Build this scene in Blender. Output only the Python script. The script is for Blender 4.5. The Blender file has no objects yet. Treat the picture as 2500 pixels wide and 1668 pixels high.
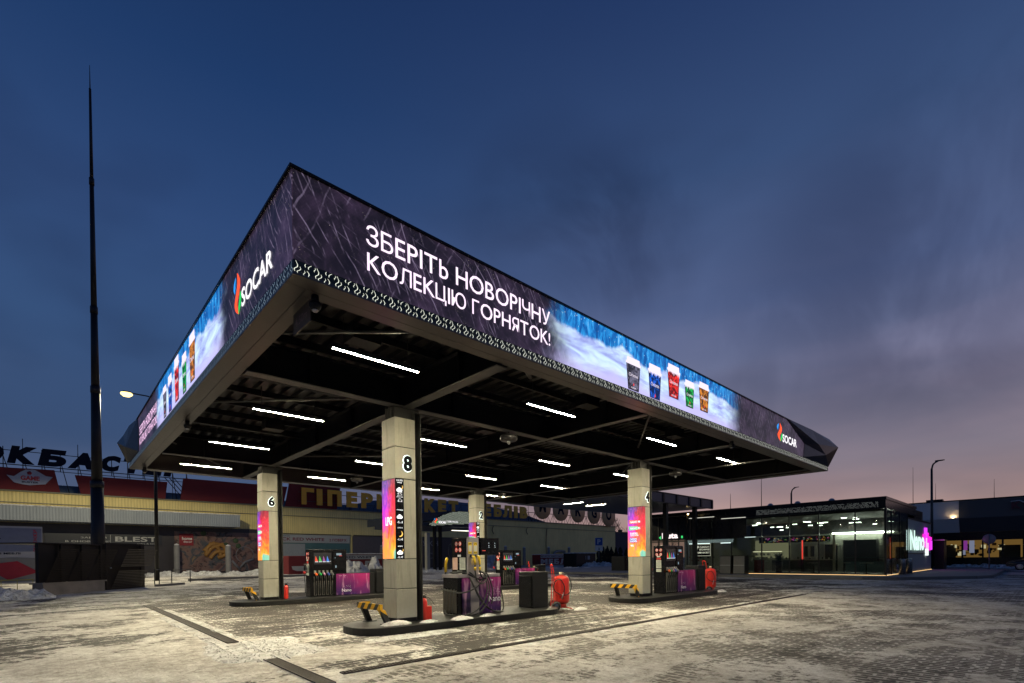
import bpy, bmesh, math, random
from mathutils import Vector, Matrix, noise as mnoise
random.seed(7)
sc = bpy.context.scene
COL = sc.collection
# ------------------------------------------------------------------ camera
YAW, PITCH, ROLL = 0.8227678, -0.0089242, -0.0103245
CAM = Vector((-2.50309, -7.06029, 1.53087))
fw = Vector((math.cos(YAW)*math.cos(PITCH), math.sin(YAW)*math.cos(PITCH), math.sin(PITCH)))
rt = Vector((math.sin(YAW), -math.cos(YAW), 0)); up = rt.cross(fw)
c_, s_ = math.cos(ROLL), math.sin(ROLL)
r2 = c_*rt + s_*up; u2 = -s_*rt + c_*up
cam = bpy.data.cameras.new('camera'); camo = bpy.data.objects.new('camera', cam); COL.objects.link(camo)
camo.matrix_world = Matrix(((r2.x, u2.x, -fw.x, CAM.x), (r2.y, u2.y, -fw.y, CAM.y), (r2.z, u2.z, -fw.z, CAM.z), (0, 0, 0, 1)))
cam.sensor_width = 36; cam.lens = 36*1215.552/2500; cam.shift_y = 539.973/2500
cam.clip_start = .1; cam.clip_end = 5000
sc.camera = camo
# ------------------------------------------------------------------ view
sc.view_settings.view_transform = 'Standard'; sc.view_settings.look = 'None'
sc.view_settings.exposure = 0; sc.view_settings.gamma = 1
sc.render.engine = 'CYCLES'
sc.cycles.max_bounces = 6; sc.cycles.transparent_max_bounces = 12
sc.cycles.sample_clamp_indirect = 3; sc.cycles.sample_clamp_direct = 0
sc.cycles.use_denoising = True

# ------------------------------------------------------------------ node helper
def srgb(r, g, b):
    f = lambda c: (c/255/12.92) if c/255 <= .04045 else ((c/255+.055)/1.055)**2.4
    return (f(r), f(g), f(b), 1)
class NT:
    def __init__(s, tree): s.t = tree; tree.nodes.clear()
    def put(s, sock, v):
        if isinstance(v, bpy.types.NodeSocket): s.t.links.new(v, sock)
        elif v is not None:
            if hasattr(sock.default_value, '__len__'):
                n = len(sock.default_value)
                v = (v,)*n if not hasattr(v, '__len__') else tuple(v)
                if len(v) < n: v = v + (1,)
                sock.default_value = v[:n]
            else: sock.default_value = v
    def n(s, typ, ins=(), out=0, **kw):
        nd = s.t.nodes.new('ShaderNode'+typ)
        for k, v in kw.items(): setattr(nd, k, v)
        it = ins.items() if isinstance(ins, dict) else enumerate(ins)
        for k, v in it: s.put(nd.inputs[k], v)
        return nd.outputs[out]
    def m(s, op, *a, clamp=False): return s.n('Math', a, operation=op, use_clamp=clamp)
    def add(s, a, b): return s.m('ADD', a, b)
    def mul(s, a, b): return s.m('MULTIPLY', a, b)
    def mad(s, a, b, c): return s.m('MULTIPLY_ADD', a, b, c)
    def step(s, x, a, b):   # smoothstep a..b
        return s.n('MapRange', (x, a, b, 0., 1.), interpolation_type='SMOOTHSTEP')
    def noise(s, vec, scale, detail=3., rough=.55, dist=0., out=0):
        return s.n('TexNoise', {'Vector': vec, 'Scale': scale, 'Detail': detail, 'Roughness': rough, 'Distortion': dist}, out=out)
    def vscale(s, vec, sc3, loc=(0, 0, 0), rot=(0, 0, 0)):
        return s.n('Mapping', {'Vector': vec, 'Scale': sc3, 'Location': loc, 'Rotation': rot})
    def mix(s, f, a, b, mode='MIX'):
        nd = s.t.nodes.new('ShaderNodeMix'); nd.data_type = 'RGBA'; nd.blend_type = mode
        s.put(nd.inputs[0], f); s.put(nd.inputs[6], a); s.put(nd.inputs[7], b); return nd.outputs[2]
    def ramp(s, f, stops):
        nd = s.t.nodes.new('ShaderNodeValToRGB'); el = nd.color_ramp.elements
        while len(el) < len(stops): el.new(.5)
        for e, (p, c) in zip(el, stops): e.position = p; e.color = c if hasattr(c, '__len__') else (c, c, c, 1)
        s.put(nd.inputs[0], f); return nd.outputs[0]
    def xyz(s, vec):
        nd = s.t.nodes.new('ShaderNodeSeparateXYZ'); s.put(nd.inputs[0], vec); return nd.outputs
    def pos(s): return s.n('NewGeometry')
    def obj(s): return s.n('TexCoord', out=3)
def material(name):
    m = bpy.data.materials.new(name); m.use_nodes = True
    return m, NT(m.node_tree)
def out(t, sh): t.t.links.new(sh, t.n2.inputs[0])
def finish(t, shader):
    o = t.t.nodes.new('ShaderNodeOutputMaterial'); t.t.links.new(shader, o.inputs[0])
def bsdf(t, col, rough=.6, metal=0., bump=None, bstr=.3, bdist=.02, emit=None, es=0., spec=.5, coat=0.):
    ins = {'Base Color': col, 'Roughness': rough, 'Metallic': metal, 'Specular IOR Level': spec}
    if coat: ins['Coat Weight'] = coat
    if emit is not None: ins['Emission Color'] = emit; ins['Emission Strength'] = es
    if bump is not None: ins['Normal'] = t.n('Bump', {'Height': bump, 'Strength': bstr, 'Distance': bdist})
    return t.n('BsdfPrincipled', ins)
MATS = {}
def mat(name, col, rough=.6, metal=0., var=.25, scale=3., bump=0., spec=.5, coat=0.):
    if name in MATS: return MATS[name]
    m, t = material(name)
    p = t.pos()
    n1 = t.noise(p, scale, 5.); n2 = t.noise(p, scale*9, 3.)
    f = t.mad(n1, var*1.6, 1-var*.8)
    f = t.mad(n2, var*.5, t.add(f, -var*.25))
    c = t.mix(1., col, t.n('CombineXYZ', (f, f, f)), 'MULTIPLY')
    r = t.mad(n2, .2*min(1, var*4), rough-.1*min(1, var*4))
    finish(t, bsdf(t, c, r, metal, n2 if bump else None, bump, .01, spec=spec, coat=coat))
    MATS[name] = m; return m
def glow(name, col, strength=1.):
    if name in MATS: return MATS[name]
    m, t = material(name)
    finish(t, bsdf(t, (.02, .02, .02), .5, emit=col, es=strength))
    MATS[name] = m; return m

SMOKE = [((.612, .562, .556), .986, .997, .62), ((.699, .470, .538), .988, .998, .6), ((.672, .545, .50), .985, .998, .45), ((.91, .13, .393), .965, .995, .6), ((.903, .02, .43), .95, .99, .55), ((.89, .25, .38), .975, .997, .5)]
# ------------------------------------------------------------------ world : dusk sky
w = bpy.data.worlds.new('World'); sc.world = w; w.use_nodes = True
t = NT(w.node_tree)
d = t.n('TexCoord'); X = t.xyz(d)
e = X[2]
az = t.n('VectorMath', {0: d, 1: (math.cos(YAW-.72), math.sin(YAW-.72), 0)}, out=1, operation='DOT_PRODUCT')
hl = t.m('SQRT', t.m('MAXIMUM', t.m('SUBTRACT', 1., t.mul(e, e)), .01))
azn = t.m('DIVIDE', az, hl)
L = t.ramp(e, [(0, srgb(74, 84, 108)), (.08, srgb(64, 78, 106)), (.2, srgb(52, 74, 110)), (.35, srgb(48, 76, 118)), (.5, srgb(40, 68, 114)), (.65, srgb(20, 52, 98)), (.82, srgb(6, 34, 76)), (1, srgb(4, 24, 60))])
Rr = t.ramp(e, [(0, srgb(176, 136, 118)), (.07, srgb(160, 136, 132)), (.16, srgb(138, 132, 146)), (.28, srgb(112, 116, 144)), (.42, srgb(80, 95, 134)), (.58, srgb(50, 73, 114)), (.74, srgb(26, 50, 94)), (1, srgb(8, 28, 66))])
base = t.mix(t.step(azn, .35, 1.02), L, Rr)
cv = t.vscale(d, (1.6, 1.6, 3.2), (.7, .3, 0), (0, .45, .5))
cn = t.noise(cv, 1.15, 3.5, .5, .35)
cn2 = t.noise(t.vscale(d, (1.2, 1.2, 5), (3, 1, 0)), 1.6, 4, .5, .2)
cloud = t.mul(t.step(cn, .47, .62), t.mul(t.step(e, .85, .35), t.step(e, .0, .12)))
dark = t.mix(1., base, t.mix(azn, (.68, .68, .72, 1), (.66, .64, .66, 1)), 'MULTIPLY')
base = t.mix(t.mul(cloud, .75), base, dark)
base = t.mix(t.mul(t.step(cn2, .42, .66), t.step(e, .75, .2)), base, t.mix(1., base, (1.28, 1.16, 1.10, 1), 'MULTIPLY'))
SMK = t.noise(t.vscale(d, (2.2, 2.2, 1.5), (5, 2, 1), (0, .5, .4)), 1.6, 5, .55, .7)
def smoke(base, dr, c0, c1, k, tint):
    dp = t.n('VectorMath', {0: d, 1: dr}, out=1, operation='DOT_PRODUCT')
    f = t.mul(t.mul(t.step(dp, c0, c1), t.step(SMK, .38, .60)), k)
    return t.mix(f, base, t.mix(1., base, tint, 'MULTIPLY'))
for dr, c0, c1, k in SMOKE: base = smoke(base, dr, c0, c1, k, (.70, .71, .75, 1))
base = t.mix(.07, base, (.085, .095, .125, 1))
base = t.mix(t.step(e, 0., -.05), base, srgb(30, 30, 34))
bg = t.n('Background', {'Color': base, 'Strength': 1.12})
o = t.t.nodes.new('ShaderNodeOutputWorld'); t.t.links.new(bg, o.inputs[0])

# ------------------------------------------------------------------ mesh builder
class MB:
    def __init__(s): s.v = []; s.f = []; s.mi = []; s.cur = 0; s.sm = []
    def m(s, i): s.cur = i; return s
    def face(s, pts, smooth=False):
        i = len(s.v); s.v += [Vector(p) for p in pts]; s.f.append(list(range(i, i+len(pts)))); s.mi.append(s.cur); s.sm.append(smooth)
    def box(s, x0, x1, y0, y1, z0, z1):
        i = len(s.v)
        s.v += [Vector((x, y, z)) for x in (x0, x1) for y in (y0, y1) for z in (z0, z1)]
        for q in ((0, 1, 3, 2), (4, 6, 7, 5), (0, 4, 5, 1), (2, 3, 7, 6), (0, 2, 6, 4), (1, 5, 7, 3)):
            s.f.append([i+k for k in q]); s.mi.append(s.cur); s.sm.append(False)
        return s
    def prism(s, poly, o, u, v, n, depth):
        """polygon (a,b) in plane o+a*u+b*v, thickness depth along n"""
        o, u, v, n = map(Vector, (o, u, v, n))
        A = [o+u*a+v*b for a, b in poly]; B = [p+n*depth for p in A]; i = len(s.v); k = len(A)
        s.v += A+B
        s.f.append([i+j for j in range(k)][::-1]); s.f.append([i+k+j for j in range(k)]); s.mi += [s.cur]*2; s.sm += [False]*2
        for j in range(k):
            s.f.append([i+j, i+(j+1) % k, i+k+(j+1) % k, i+k+j]); s.mi.append(s.cur); s.sm.append(False)
        return s
    def tube(s, pts, r, seg=8, cap=True):
        pts = [Vector(p) for p in pts]; rs = r if hasattr(r, '__len__') else [r]*len(pts)
        i0 = len(s.v); prev = None
        for k, p in enumerate(pts):
            dd = (pts[min(k+1, len(pts)-1)]-pts[max(k-1, 0)]).normalized()
            a = prev if prev else (Vector((0, 0, 1)) if abs(dd.z) < .9 else Vector((1, 0, 0)))
            b = dd.cross(a).normalized(); a = b.cross(dd).normalized(); prev = a
            for q in range(seg):
                an = 2*math.pi*q/seg; s.v.append(p+(a*math.cos(an)+b*math.sin(an))*rs[k])
        for k in range(len(pts)-1):
            for q in range(seg):
                a0 = i0+k*seg+q; a1 = i0+k*seg+(q+1) % seg
                s.f.append([a0, a1, a1+seg, a0+seg]); s.mi.append(s.cur); s.sm.append(True)
        if cap:
            s.f.append([i0+q for q in range(seg)][::-1]); s.f.append([i0+(len(pts)-1)*seg+q for q in range(seg)]); s.mi += [s.cur]*2; s.sm += [False]*2
        return s
    def cyl(s, x, y, z0, z1, r, seg=16): return s.tube([(x, y, z0), (x, y, z1)], r, seg)
    def lathe(s, prof, o=(0, 0, 0), seg=24, ax=(0, 0, 1)):
        o = Vector(o); ax = Vector(ax).normalized(); a = ax.orthogonal().normalized(); b = ax.cross(a); i0 = len(s.v)
        for r, h in prof:
            for q in range(seg):
                an = 2*math.pi*q/seg; s.v.append(o+ax*h+(a*math.cos(an)+b*math.sin(an))*r)
        for k in range(len(prof)-1):
            for q in range(seg):
                a0 = i0+k*seg+q; a1 = i0+k*seg+(q+1) % seg
                s.f.append([a0, a1, a1+seg, a0+seg]); s.mi.append(s.cur); s.sm.append(True)
        return s
    def build(s, name, mats, parent=None, bevel=0., loc=None):
        me = bpy.data.meshes.new(name)
        off = Vector((0, 0, 0)); q_ = parent
        while q_ is not None and loc is None and parent.get('w'): off = off+q_.location; q_ = q_.parent
        if loc is not None: off = Vector(loc)
        me.from_pydata([v-off for v in s.v], [], s.f)
        mats = mats if isinstance(mats, (list, tuple)) else [mats]
        for m_ in mats: me.materials.append(m_)
        me.polygons.foreach_set('material_index', s.mi); me.polygons.foreach_set('use_smooth', s.sm)
        me.update()
        bm = bmesh.new(); bm.from_mesh(me); bmesh.ops.recalc_face_normals(bm, faces=bm.faces)
        bm.to_mesh(me); bm.free()
        o = bpy.data.objects.new(name, me); COL.objects.link(o)
        if parent is not None: o.parent = parent; o['w'] = parent.get('w', 0)
        if loc is not None: o.location = loc
        if bevel:
            b = o.modifiers.new('bevel', 'BEVEL'); b.width = bevel; b.segments = 2; b.limit_method = 'ANGLE'
        return o
def tag(o, label=None, cat=None, group=None, kind=None):
    if label: o['label'] = label
    if cat: o['category'] = cat
    if group: o['group'] = group
    if kind: o['kind'] = kind
    return o
def thing(name, label, cat, loc=(0, 0, 0), rz=0., group=None, world=True):
    """Empty at the base; world=True: its parts are given in world coordinates"""
    o = bpy.data.objects.new(name, None); COL.objects.link(o); o.empty_display_size = .2
    o.location = loc; o.rotation_euler = (0, 0, rz)
    if world: o['w'] = 1
    return tag(o, label, cat, group)
def copy_tree(o, parent=None):
    c = o.copy(); COL.objects.link(c)
    if parent is not None: c.parent = parent
    for ch in [x for x in bpy.data.objects if x.parent == o]: copy_tree(ch, c)
    return c
def rel(parent, v):     # world offset of a part's parent chain
    return Vector(v)
TXT = {}
def raw_glyphs(body, bold):
    cu = bpy.data.curves.new('t', 'FONT'); cu.body = body; cu.offset = bold; cu.resolution_u = 3
    ob = bpy.data.objects.new('t', cu); COL.objects.link(ob)
    dg = bpy.context.evaluated_depsgraph_get(); me = bpy.data.meshes.new_from_object(ob.evaluated_get(dg))
    V = [v.co.copy() for v in me.vertices]; F = [list(p.vertices) for p in me.polygons]
    bpy.data.objects.remove(ob); bpy.data.meshes.remove(me)
    return V, F
LATIN = dict(zip('ІРАЕОСМНКТВХЬ', 'IPAEOCMHKTBXb'))
def glyphs(body, bold):
    k = (body, bold)
    if k not in TXT:
        if any(ord(ch) > 0x3ff for ch in body):      # mixed alphabets: set letter by letter at one cap height
            V = []; F = []; x = 0.
            for ch in body:
                if ch == ' ': x += .30; continue
                g = LATIN.get(ch, ch); cy = ord(g) > 0x3ff
                kk = (g, bold, 1)
                if kk not in TXT: TXT[kk] = raw_glyphs(g, bold+(.003 if not cy else 0) if g != 'Ь' else 0.)
                v_, f_ = TXT[kk]; sc_ = 1.065 if (not cy and ch in LATIN) else 1.
                lo = min(q.x for q in v_); i = len(V)
                V += [Vector(((q.x-lo)*sc_+x, q.y*sc_, 0)) for q in v_]; F += [[i+a for a in f] for f in f_]
                x += (max(q.x for q in v_)-lo)*sc_+(.10+.6*bold)-(.06 if g == 'K' else 0)
        else: V, F = raw_glyphs(body, bold)
        xs = [v.x for v in V]; ys = [v.y for v in V]
        TXT[k] = (V, F, min(xs), max(xs), min(ys), max(ys))
    return TXT[k]
def text(mb, body, o, u, v, w, h, bold=0., depth=0., shear=0.):
    """glyph outlines fitted in the w x h box whose lower left is o; depth: thickness towards the front"""
    V, F, x0, x1, y0, y1 = glyphs(body, bold)
    o, u, v = map(Vector, (o, u, v)); n = u.cross(v).normalized()
    sx = w/(x1-x0); sy = h/(y1-y0) if h else sx
    P = [o+u*((p.x-x0)*sx+shear*(p.y-y0)*sy)+v*((p.y-y0)*sy) for p in V]
    i = len(mb.v)
    if depth:
        mb.v += [p+n*depth for p in P]+P; k = len(P); ed = {}
        for f in F:
            mb.f.append([i+a for a in f]); mb.f.append([i+k+a for a in f][::-1]); mb.mi += [mb.cur]*2; mb.sm += [False]*2
            for a, b in zip(f, f[1:]+f[:1]): ed[(a, b)] = 1
        for a, b in list(ed):
            if (b, a) not in ed: mb.f.append([i+b, i+a, i+k+a, i+k+b]); mb.mi.append(mb.cur); mb.sm.append(False)
    else:
        mb.v += P
        for f in F: mb.f.append([i+a for a in f]); mb.mi.append(mb.cur); mb.sm.append(False)
    return mb
def catm(P_, n_=7):
    P_ = [Vector(p) for p in P_]; P_ = [P_[0]]+P_+[P_[-1]]; R_ = []
    for i in range(1, len(P_)-2):
        for k in range(n_):
            s = k/n_; a, b, c, d_ = P_[i-1:i+3]
            R_.append(.5*((2*b)+(c-a)*s+(2*a-5*b+4*c-d_)*s*s+(3*b-a-3*c+d_)*s**3))
    R_.append(P_[-2]); return R_
XP, YP, ZP = Vector((1, 0, 0)), Vector((0, 1, 0)), Vector((0, 0, 1))

# ------------------------------------------------------------------ materials
BLACK = mat('black_painted_steel', (.010, .010, .011), .42, .0, .3, 4, spec=.25)
DARKST = mat('dark_grey_steel', (.05, .048, .045), .45, .4, .3, 3)
BEAM = mat('dark_painted_beam', (.026, .025, .024), .32, .1, .3, 5, spec=.9)
SOFF = mat('brown_grey_cladding', (.10, .088, .082), .33, .5, .25, 2)
WHITE = glow('white_letters', (1, .97, 1, 1), 1.25)
PINKW = glow('pinkish_white_letters', (1., .80, 1., 1), 1.35)
RED = mat('red_paint', (.62, .03, .018), .3, 0, .2, 5, coat=.4)
RUB = mat('black_rubber', (.018, .018, .018), .55, 0, .2, 10)
CHROME = mat('bare_metal', (.55, .55, .55), .3, .9, .2, 10)
SIGNBLK = mat('gloss_black_panel', (.006, .006, .007), .25, 0, .2, 3, spec=.22)
PAPER = mat('notice_paper', (.55, .56, .5), .7, 0, .15, 20)
def make_concrete():
    m, t = material('cast_concrete'); p = t.pos()
    a = t.noise(p, 1.3, 6, .6, .4); b = t.noise(p, 14, 4, .6); st = t.noise(t.vscale(p, (6, 6, .7)), 1.5, 4, .6)
    v = t.mad(a, .34, t.mad(b, .16, t.mad(st, .28, .56)))
    c = t.mix(1., (.35, .33, .27, 1), t.n('CombineXYZ', (v, v, v)), 'MULTIPLY')
    vo = t.n('TexVoronoi', {'Vector': p, 'Scale': 24.}, out=0)
    c = t.mix(t.mul(t.step(vo, .09, .04), .35), c, (.12, .11, .09, 1))
    zq = t.xyz(p)[2]; spl = t.mul(t.step(t.add(zq, t.mul(b, .5)), .85, .4), .45)
    c = t.mix(spl, c, (.5, .48, .44, 1)); c = t.mix(t.mul(t.step(st, .52, .66), .35), c, (.14, .13, .10, 1))
    finish(t, bsdf(t, c, .72, 0, t.add(b, t.mul(a, .5)), .25, .01)); return m
CONC = make_concrete()
def make_flames():
    m, t = material('led_flame_picture'); p = t.obj(); q = t.xyz(p)
    v = t.n('MapRange', (q[2], 1.54, 3.27, 0., 1.))
    n = t.noise(t.vscale(p, (5.5, 5.5, 2.3)), 1., 6, .6, 1.7)
    n2 = t.noise(t.vscale(p, (3, 3, 1.6), (4, 2, 7)), 1., 5, .6, 1.2)
    n3 = t.noise(t.vscale(p, (16, 16, 6), (1, 9, 3)), 1., 4, .6, 1.)
    vv = t.add(v, t.mad(n, .9, -.45))
    c = t.ramp(vv, [(0, (1, .52, .04, 1)), (.16, (1., .26, .015, 1)), (.33, (1., .07, .03, 1)), (.55, (.85, .015, .06, 1)), (.78, (.45, .01, .03, 1)), (1, (.09, .012, .07, 1))])
    mag = t.ramp(vv, [(0, (1., .35, .05, 1)), (.22, (.9, .12, .25, 1)), (.42, (.8, .04, .5, 1)), (.62, (.42, .02, .62, 1)), (.85, (.09, .04, .3, 1)), (1, (.05, .025, .12, 1))])
    side = t.step(t.add(q[1], t.mad(n2, .9, -.45)), .16, .42)
    c = t.mix(side, c, mag)
    c = t.mix(t.mul(t.step(n3, .54, .7), .3), c, (1, .35, .3, 1))
    c = t.mix(t.mul(t.step(n2, .45, .3), .6), c, (.3, .0, .02, 1))
    g = t.step(t.add(t.add(t.mul(q[1], 3.), q[0]), t.mul(v, 6.)), .38, .12)
    c = t.mix(t.mul(g, .8), c, (.05, .6, .5, 1))
    finish(t, bsdf(t, (.01, .01, .01), .4, emit=c, es=1.35)); return m
FLAME = make_flames()
def make_led(name, ax, a, b, c_, d_, flip):
    m, t = material(name); p = t.pos(); q = t.xyz(p); u = q[ax]
    v = t.n('MapRange', (q[2], 5.074, 6.148, 0., 1.), clamp=False)
    P2 = t.n('CombineXYZ', (u, v, 0.))
    # dark part with pale frost streaks fanning down
    n0 = t.noise(P2, 1.1, 5, .6, .3)
    n1 = t.noise(t.vscale(P2, (2.2, 1.6, 1), (1, 4, 0), (0, 0, .5)), 1., 6, .65, .6)
    dk = t.ramp(t.mad(n0, .55, t.mul(n1, .45)), [(.3, srgb(12, 9, 16)), (.46, srgb(30, 24, 33)), (.58, srgb(56, 43, 62)), (.72, srgb(92, 76, 102))])
    wob2 = t.mul(t.noise(P2, .9, 3, .5), 9.)
    def fan(au, av, k, th, mk, seed):
        ph = t.add(t.add(t.mul(u, au*k), t.mul(v, av*k)), wob2)
        ln = t.step(t.m('SINE', ph), th, 1.)
        ms = t.step(t.noise(t.vscale(P2, (1.3, 1.7, 1), (seed, 2, 0)), 1., 4, .7), .47, .66)
        return t.mul(t.mul(ln, ms), mk)
    sg = -1 if flip else 1
    for au, av, k, th, mk, seed in ((1., .42*sg, 44, .84, .42, 0), (1., .8*sg, 31, .90, .38, 5), (1., -.5, 24, .93, .25, 9), (1., 2.6, 15, .96, .2, 13)):
        dk = t.mix(fan(au, av, k, th, mk, seed), dk, srgb(168, 150, 184))
    spk = t.n('TexVoronoi', {'Vector': t.vscale(P2, (34, 30, 1)), 'Scale': 1.}, out=0)
    spm = t.step(t.noise(P2, 2.6, 3), .52, .66)
    dk = t.mix(t.mul(t.step(spk, .16, .05), spm), dk, srgb(205, 190, 175))
    # snow and forest
    hill = t.noise(t.n('CombineXYZ', (t.mul(u, .9), 0., 0.)), 1., 2, .5)
    hl = t.mad(hill, .75, t.mad(t.noise(t.n('CombineXYZ', (t.mul(u, 9.), 2., 0.)), 1., 2), .1, .22))
    fn = t.noise(t.vscale(P2, (8., 2.6, 1)), 1., 7, .7, .6)
    fo = t.ramp(fn, [(.25, (.003, .03, .14, 1)), (.45, (.006, .12, .45, 1)), (.6, (.03, .38, .9, 1)), (.75, (.45, .8, 1.1, 1))])
    dots = t.n('TexVoronoi', {'Vector': t.vscale(P2, (15, 9, 1)), 'Scale': 1.}, out=0)
    fo = t.mix(t.step(dots, .16, .05), fo, (.6, .95, 1.1, 1))
    sn = t.noise(t.vscale(P2, (.8, 3.4, 1), (0, 0, 0), (0, 0, .15)), 1.5, 7, .62, .5)
    so = t.ramp(sn, [(.3, (.26, .28, .74, 1)), (.45, (.5, .62, 1., 1)), (.6, (.72, .95, 1.15, 1)), (.75, (.95, 1.05, 1.15, 1))])
    so = t.mix(t.step(t.add(v, t.mad(n0, .5, -.25)), .35, .0), so, (.62, .58, .98, 1))
    scn = t.mix(t.step(t.m('SUBTRACT', v, hl), -.02, .07), so, fo)
    wob = t.add(u, t.mad(t.noise(P2, 2.2, 4), 1.0, -.5))
    k = t.mul(t.step(wob, a, b), t.step(wob, d_, c_))
    col = t.mix(k, dk, scn)
    # lamp grid of the wall: fine dark mesh between the diodes
    gu = t.m('SINE', t.mul(u, 2*math.pi/.045)); gv = t.m('SINE', t.mul(q[2], 2*math.pi/.045))
    gr = t.mad(t.mul(gu, gv), .10, .97)
    col = t.mix(1., col, t.n('CombineXYZ', (gr, gr, gr)), 'MULTIPLY')
    finish(t, bsdf(t, (.012, .012, .014), .35, emit=col, es=1.05)); return m
LED_R = make_led('led_winter_picture_long', 0, 3.9, 4.8, 11.0, 12.2, False)
LED_L = make_led('led_winter_picture_short', 1, 1.9, 2.7, 8.5, 9.3, True)
def make_ground():
    m, t = material('snowy_block_paving'); p = t.pos(); q = t.xyz(p)
    warp = t.noise(p, 5., 2, .5, 0., out=1)
    pw = t.n('VectorMath', {0: p, 1: t.n('VectorMath', {0: warp, 1: (.035, .035, 0)}, operation='MULTIPLY')}, operation='ADD')
    def brick(rot, w_, h_, mort):
        br = t.t.nodes.new('ShaderNodeTexBrick'); br.offset = .5
        t.put(br.inputs['Vector'], t.vscale(pw, (1, 1, 1), (0, 0, 0), (0, 0, rot)))
        t.put(br.inputs['Color1'], (.55, .55, .55)); t.put(br.inputs['Color2'], (1.25, 1.2, 1.15)); t.put(br.inputs['Mortar'], (.5, .5, .5))
        for k, v in {'Scale': 1., 'Mortar Size': mort, 'Mortar Smooth': .15, 'Brick Width': w_, 'Row Height': h_, 'Bias': 0.}.items(): t.put(br.inputs[k], v)
        return br.outputs['Fac'], br.outputs['Color']
    j1, c1 = brick(0, .3, .15, .014); j2, c2 = brick(math.pi/2, .27, .135, .021)
    front = t.mul(t.step(q[1], -.5, -.75), t.step(q[0], -.4, .8))
    joint = t.mix(front, j1, j2); bcol = t.mix(front, c1, c2)
    dist = t.n('VectorMath', {0: p, 1: tuple(CAM)}, out=1, operation='DISTANCE')
    near = t.step(dist, 70., 14.)
    big = t.noise(p, .17, 4, .5, .6); mid = t.noise(p, .8, 6, .62, .6); fine = t.noise(p, 6., 6, .72, .3); grain = t.noise(p, 38., 3, .7)
    sX = t.noise(t.vscale(p, (.13, 3.2, 1)), 1., 5, .6, .25)
    rv = t.n('VectorMath', {0: p, 1: (5., -17., 0.)}, operation='SUBTRACT'); rq = t.xyz(rv)
    rad = t.n('VectorMath', {0: rv}, out=1, operation='LENGTH'); ang = t.m('ARCTAN2', rq[1], rq[0])
    sD = t.noise(t.n('CombineXYZ', (t.mul(rad, 1.5), t.mul(ang, 2.2), 0.)), 1., 6, .66, .25)
    ix = t.mul(t.step(q[0], -.3, .3), t.step(q[0], 24., 18.)); iy = t.mul(t.step(q[1], -.9, -.3), t.step(q[1], 18., 14.5))
    ins = t.mul(ix, iy)
    left = t.mul(t.step(q[0], .3, -.6), t.step(q[1], 22., 12.)); far = t.step(q[1], 15., 26.)
    c = lambda x: t.add(x, -.5)
    b0 = t.mad(ins, -.20, -.05)
    b0 = t.mad(left, .13, b0); b0 = t.mad(far, .16, b0); b0 = t.mad(front, .05, b0)
    isl = t.mul(t.mul(t.step(q[1], -.2, .6), t.step(q[1], 2.4, 1.5)), t.step(q[0], 10., 2.))
    b0 = t.mad(isl, .24, b0)
    nearleft = t.mul(t.step(q[0], 3.2, 1.6), t.mul(t.step(q[1], -.3, .4), t.step(q[1], 4.5, 3.)))
    b0 = t.mad(nearleft, .32, b0)
    rid = t.mul(t.step(t.m('ABSOLUTE', t.add(q[1], .62)), .5, .16), t.mul(t.step(q[0], -.4, .4), t.step(q[0], 20., 15.)))
    b0 = t.mad(rid, .30, b0)
    ridl = t.mul(t.step(t.m('ABSOLUTE', q[0]), .7, .2), t.step(q[1], 14., 9.))
    b0 = t.mad(ridl, .16, b0)
    s = t.add(b0, t.mul(c(big), 1.3)); s = t.add(s, t.mul(c(mid), 1.2)); s = t.add(s, t.mul(c(fine), 1.0)); s = t.add(s, t.mul(c(grain), .22))
    s = t.add(s, t.mul(c(t.mix(ins, sD, sX)), 1.25))
    jn = t.mul(joint, near)
    s = t.add(s, t.mul(jn, t.mad(front, .21, t.mad(ins, .19, .06))))
    cov = t.step(s, -.02, .045)
    stone = t.mix(1., t.mix(t.step(big, .42, .6), (.026, .020, .016, 1), (.045, .030, .023, 1)), bcol, 'MULTIPLY')
    stone = t.mix(t.mul(t.step(fine, .48, .66), .4), stone, (.09, .072, .058, 1))
    snow = t.ramp(t.mad(mid, .5, t.mul(fine, .5)), [(.34, (.26, .23, .20, 1)), (.47, (.50, .46, .42, 1)), (.60, (.80, .77, .73, 1))])
    notl = t.m('SUBTRACT', 1., left)
    snow = t.mix(t.mul(t.mul(front, notl), .75), snow, t.mix(1., snow, (.80, .79, .80, 1), 'MULTIPLY'))
    dirt = t.step(t.noise(t.vscale(p, (1, 1, 1), (0, 7, 0)), 1.9, 7, .78), .57, .68)
    snow = t.mix(t.mul(dirt, .65), snow, (.12, .098, .08, 1))
    gr2 = t.noise(p, 22., 5, .8, .3)
    snow = t.mix(t.mul(t.step(gr2, .47, .62), .5), snow, t.mix(1., snow, (.45, .42, .38, 1), 'MULTIPLY'))
    film = t.mul(t.step(s, t.mad(front, -.25, -.2), -.02), t.mad(front, .26, .30))      # thin crust greying the stones
    stone = t.mix(film, stone, (.17, .15, .13, 1))
    col = t.mix(cov, stone, snow)
    rough = t.mix(cov, t.mad(fine, .4, .42), (.85,)*3)
    h = t.add(t.mul(cov, t.mad(fine, .9, .6)), t.mad(joint, -.3, t.mul(grain, .3)))
    finish(t, bsdf(t, col, rough, 0, h, .8, .035, spec=.25)); return m
GROUND = make_ground()
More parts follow.
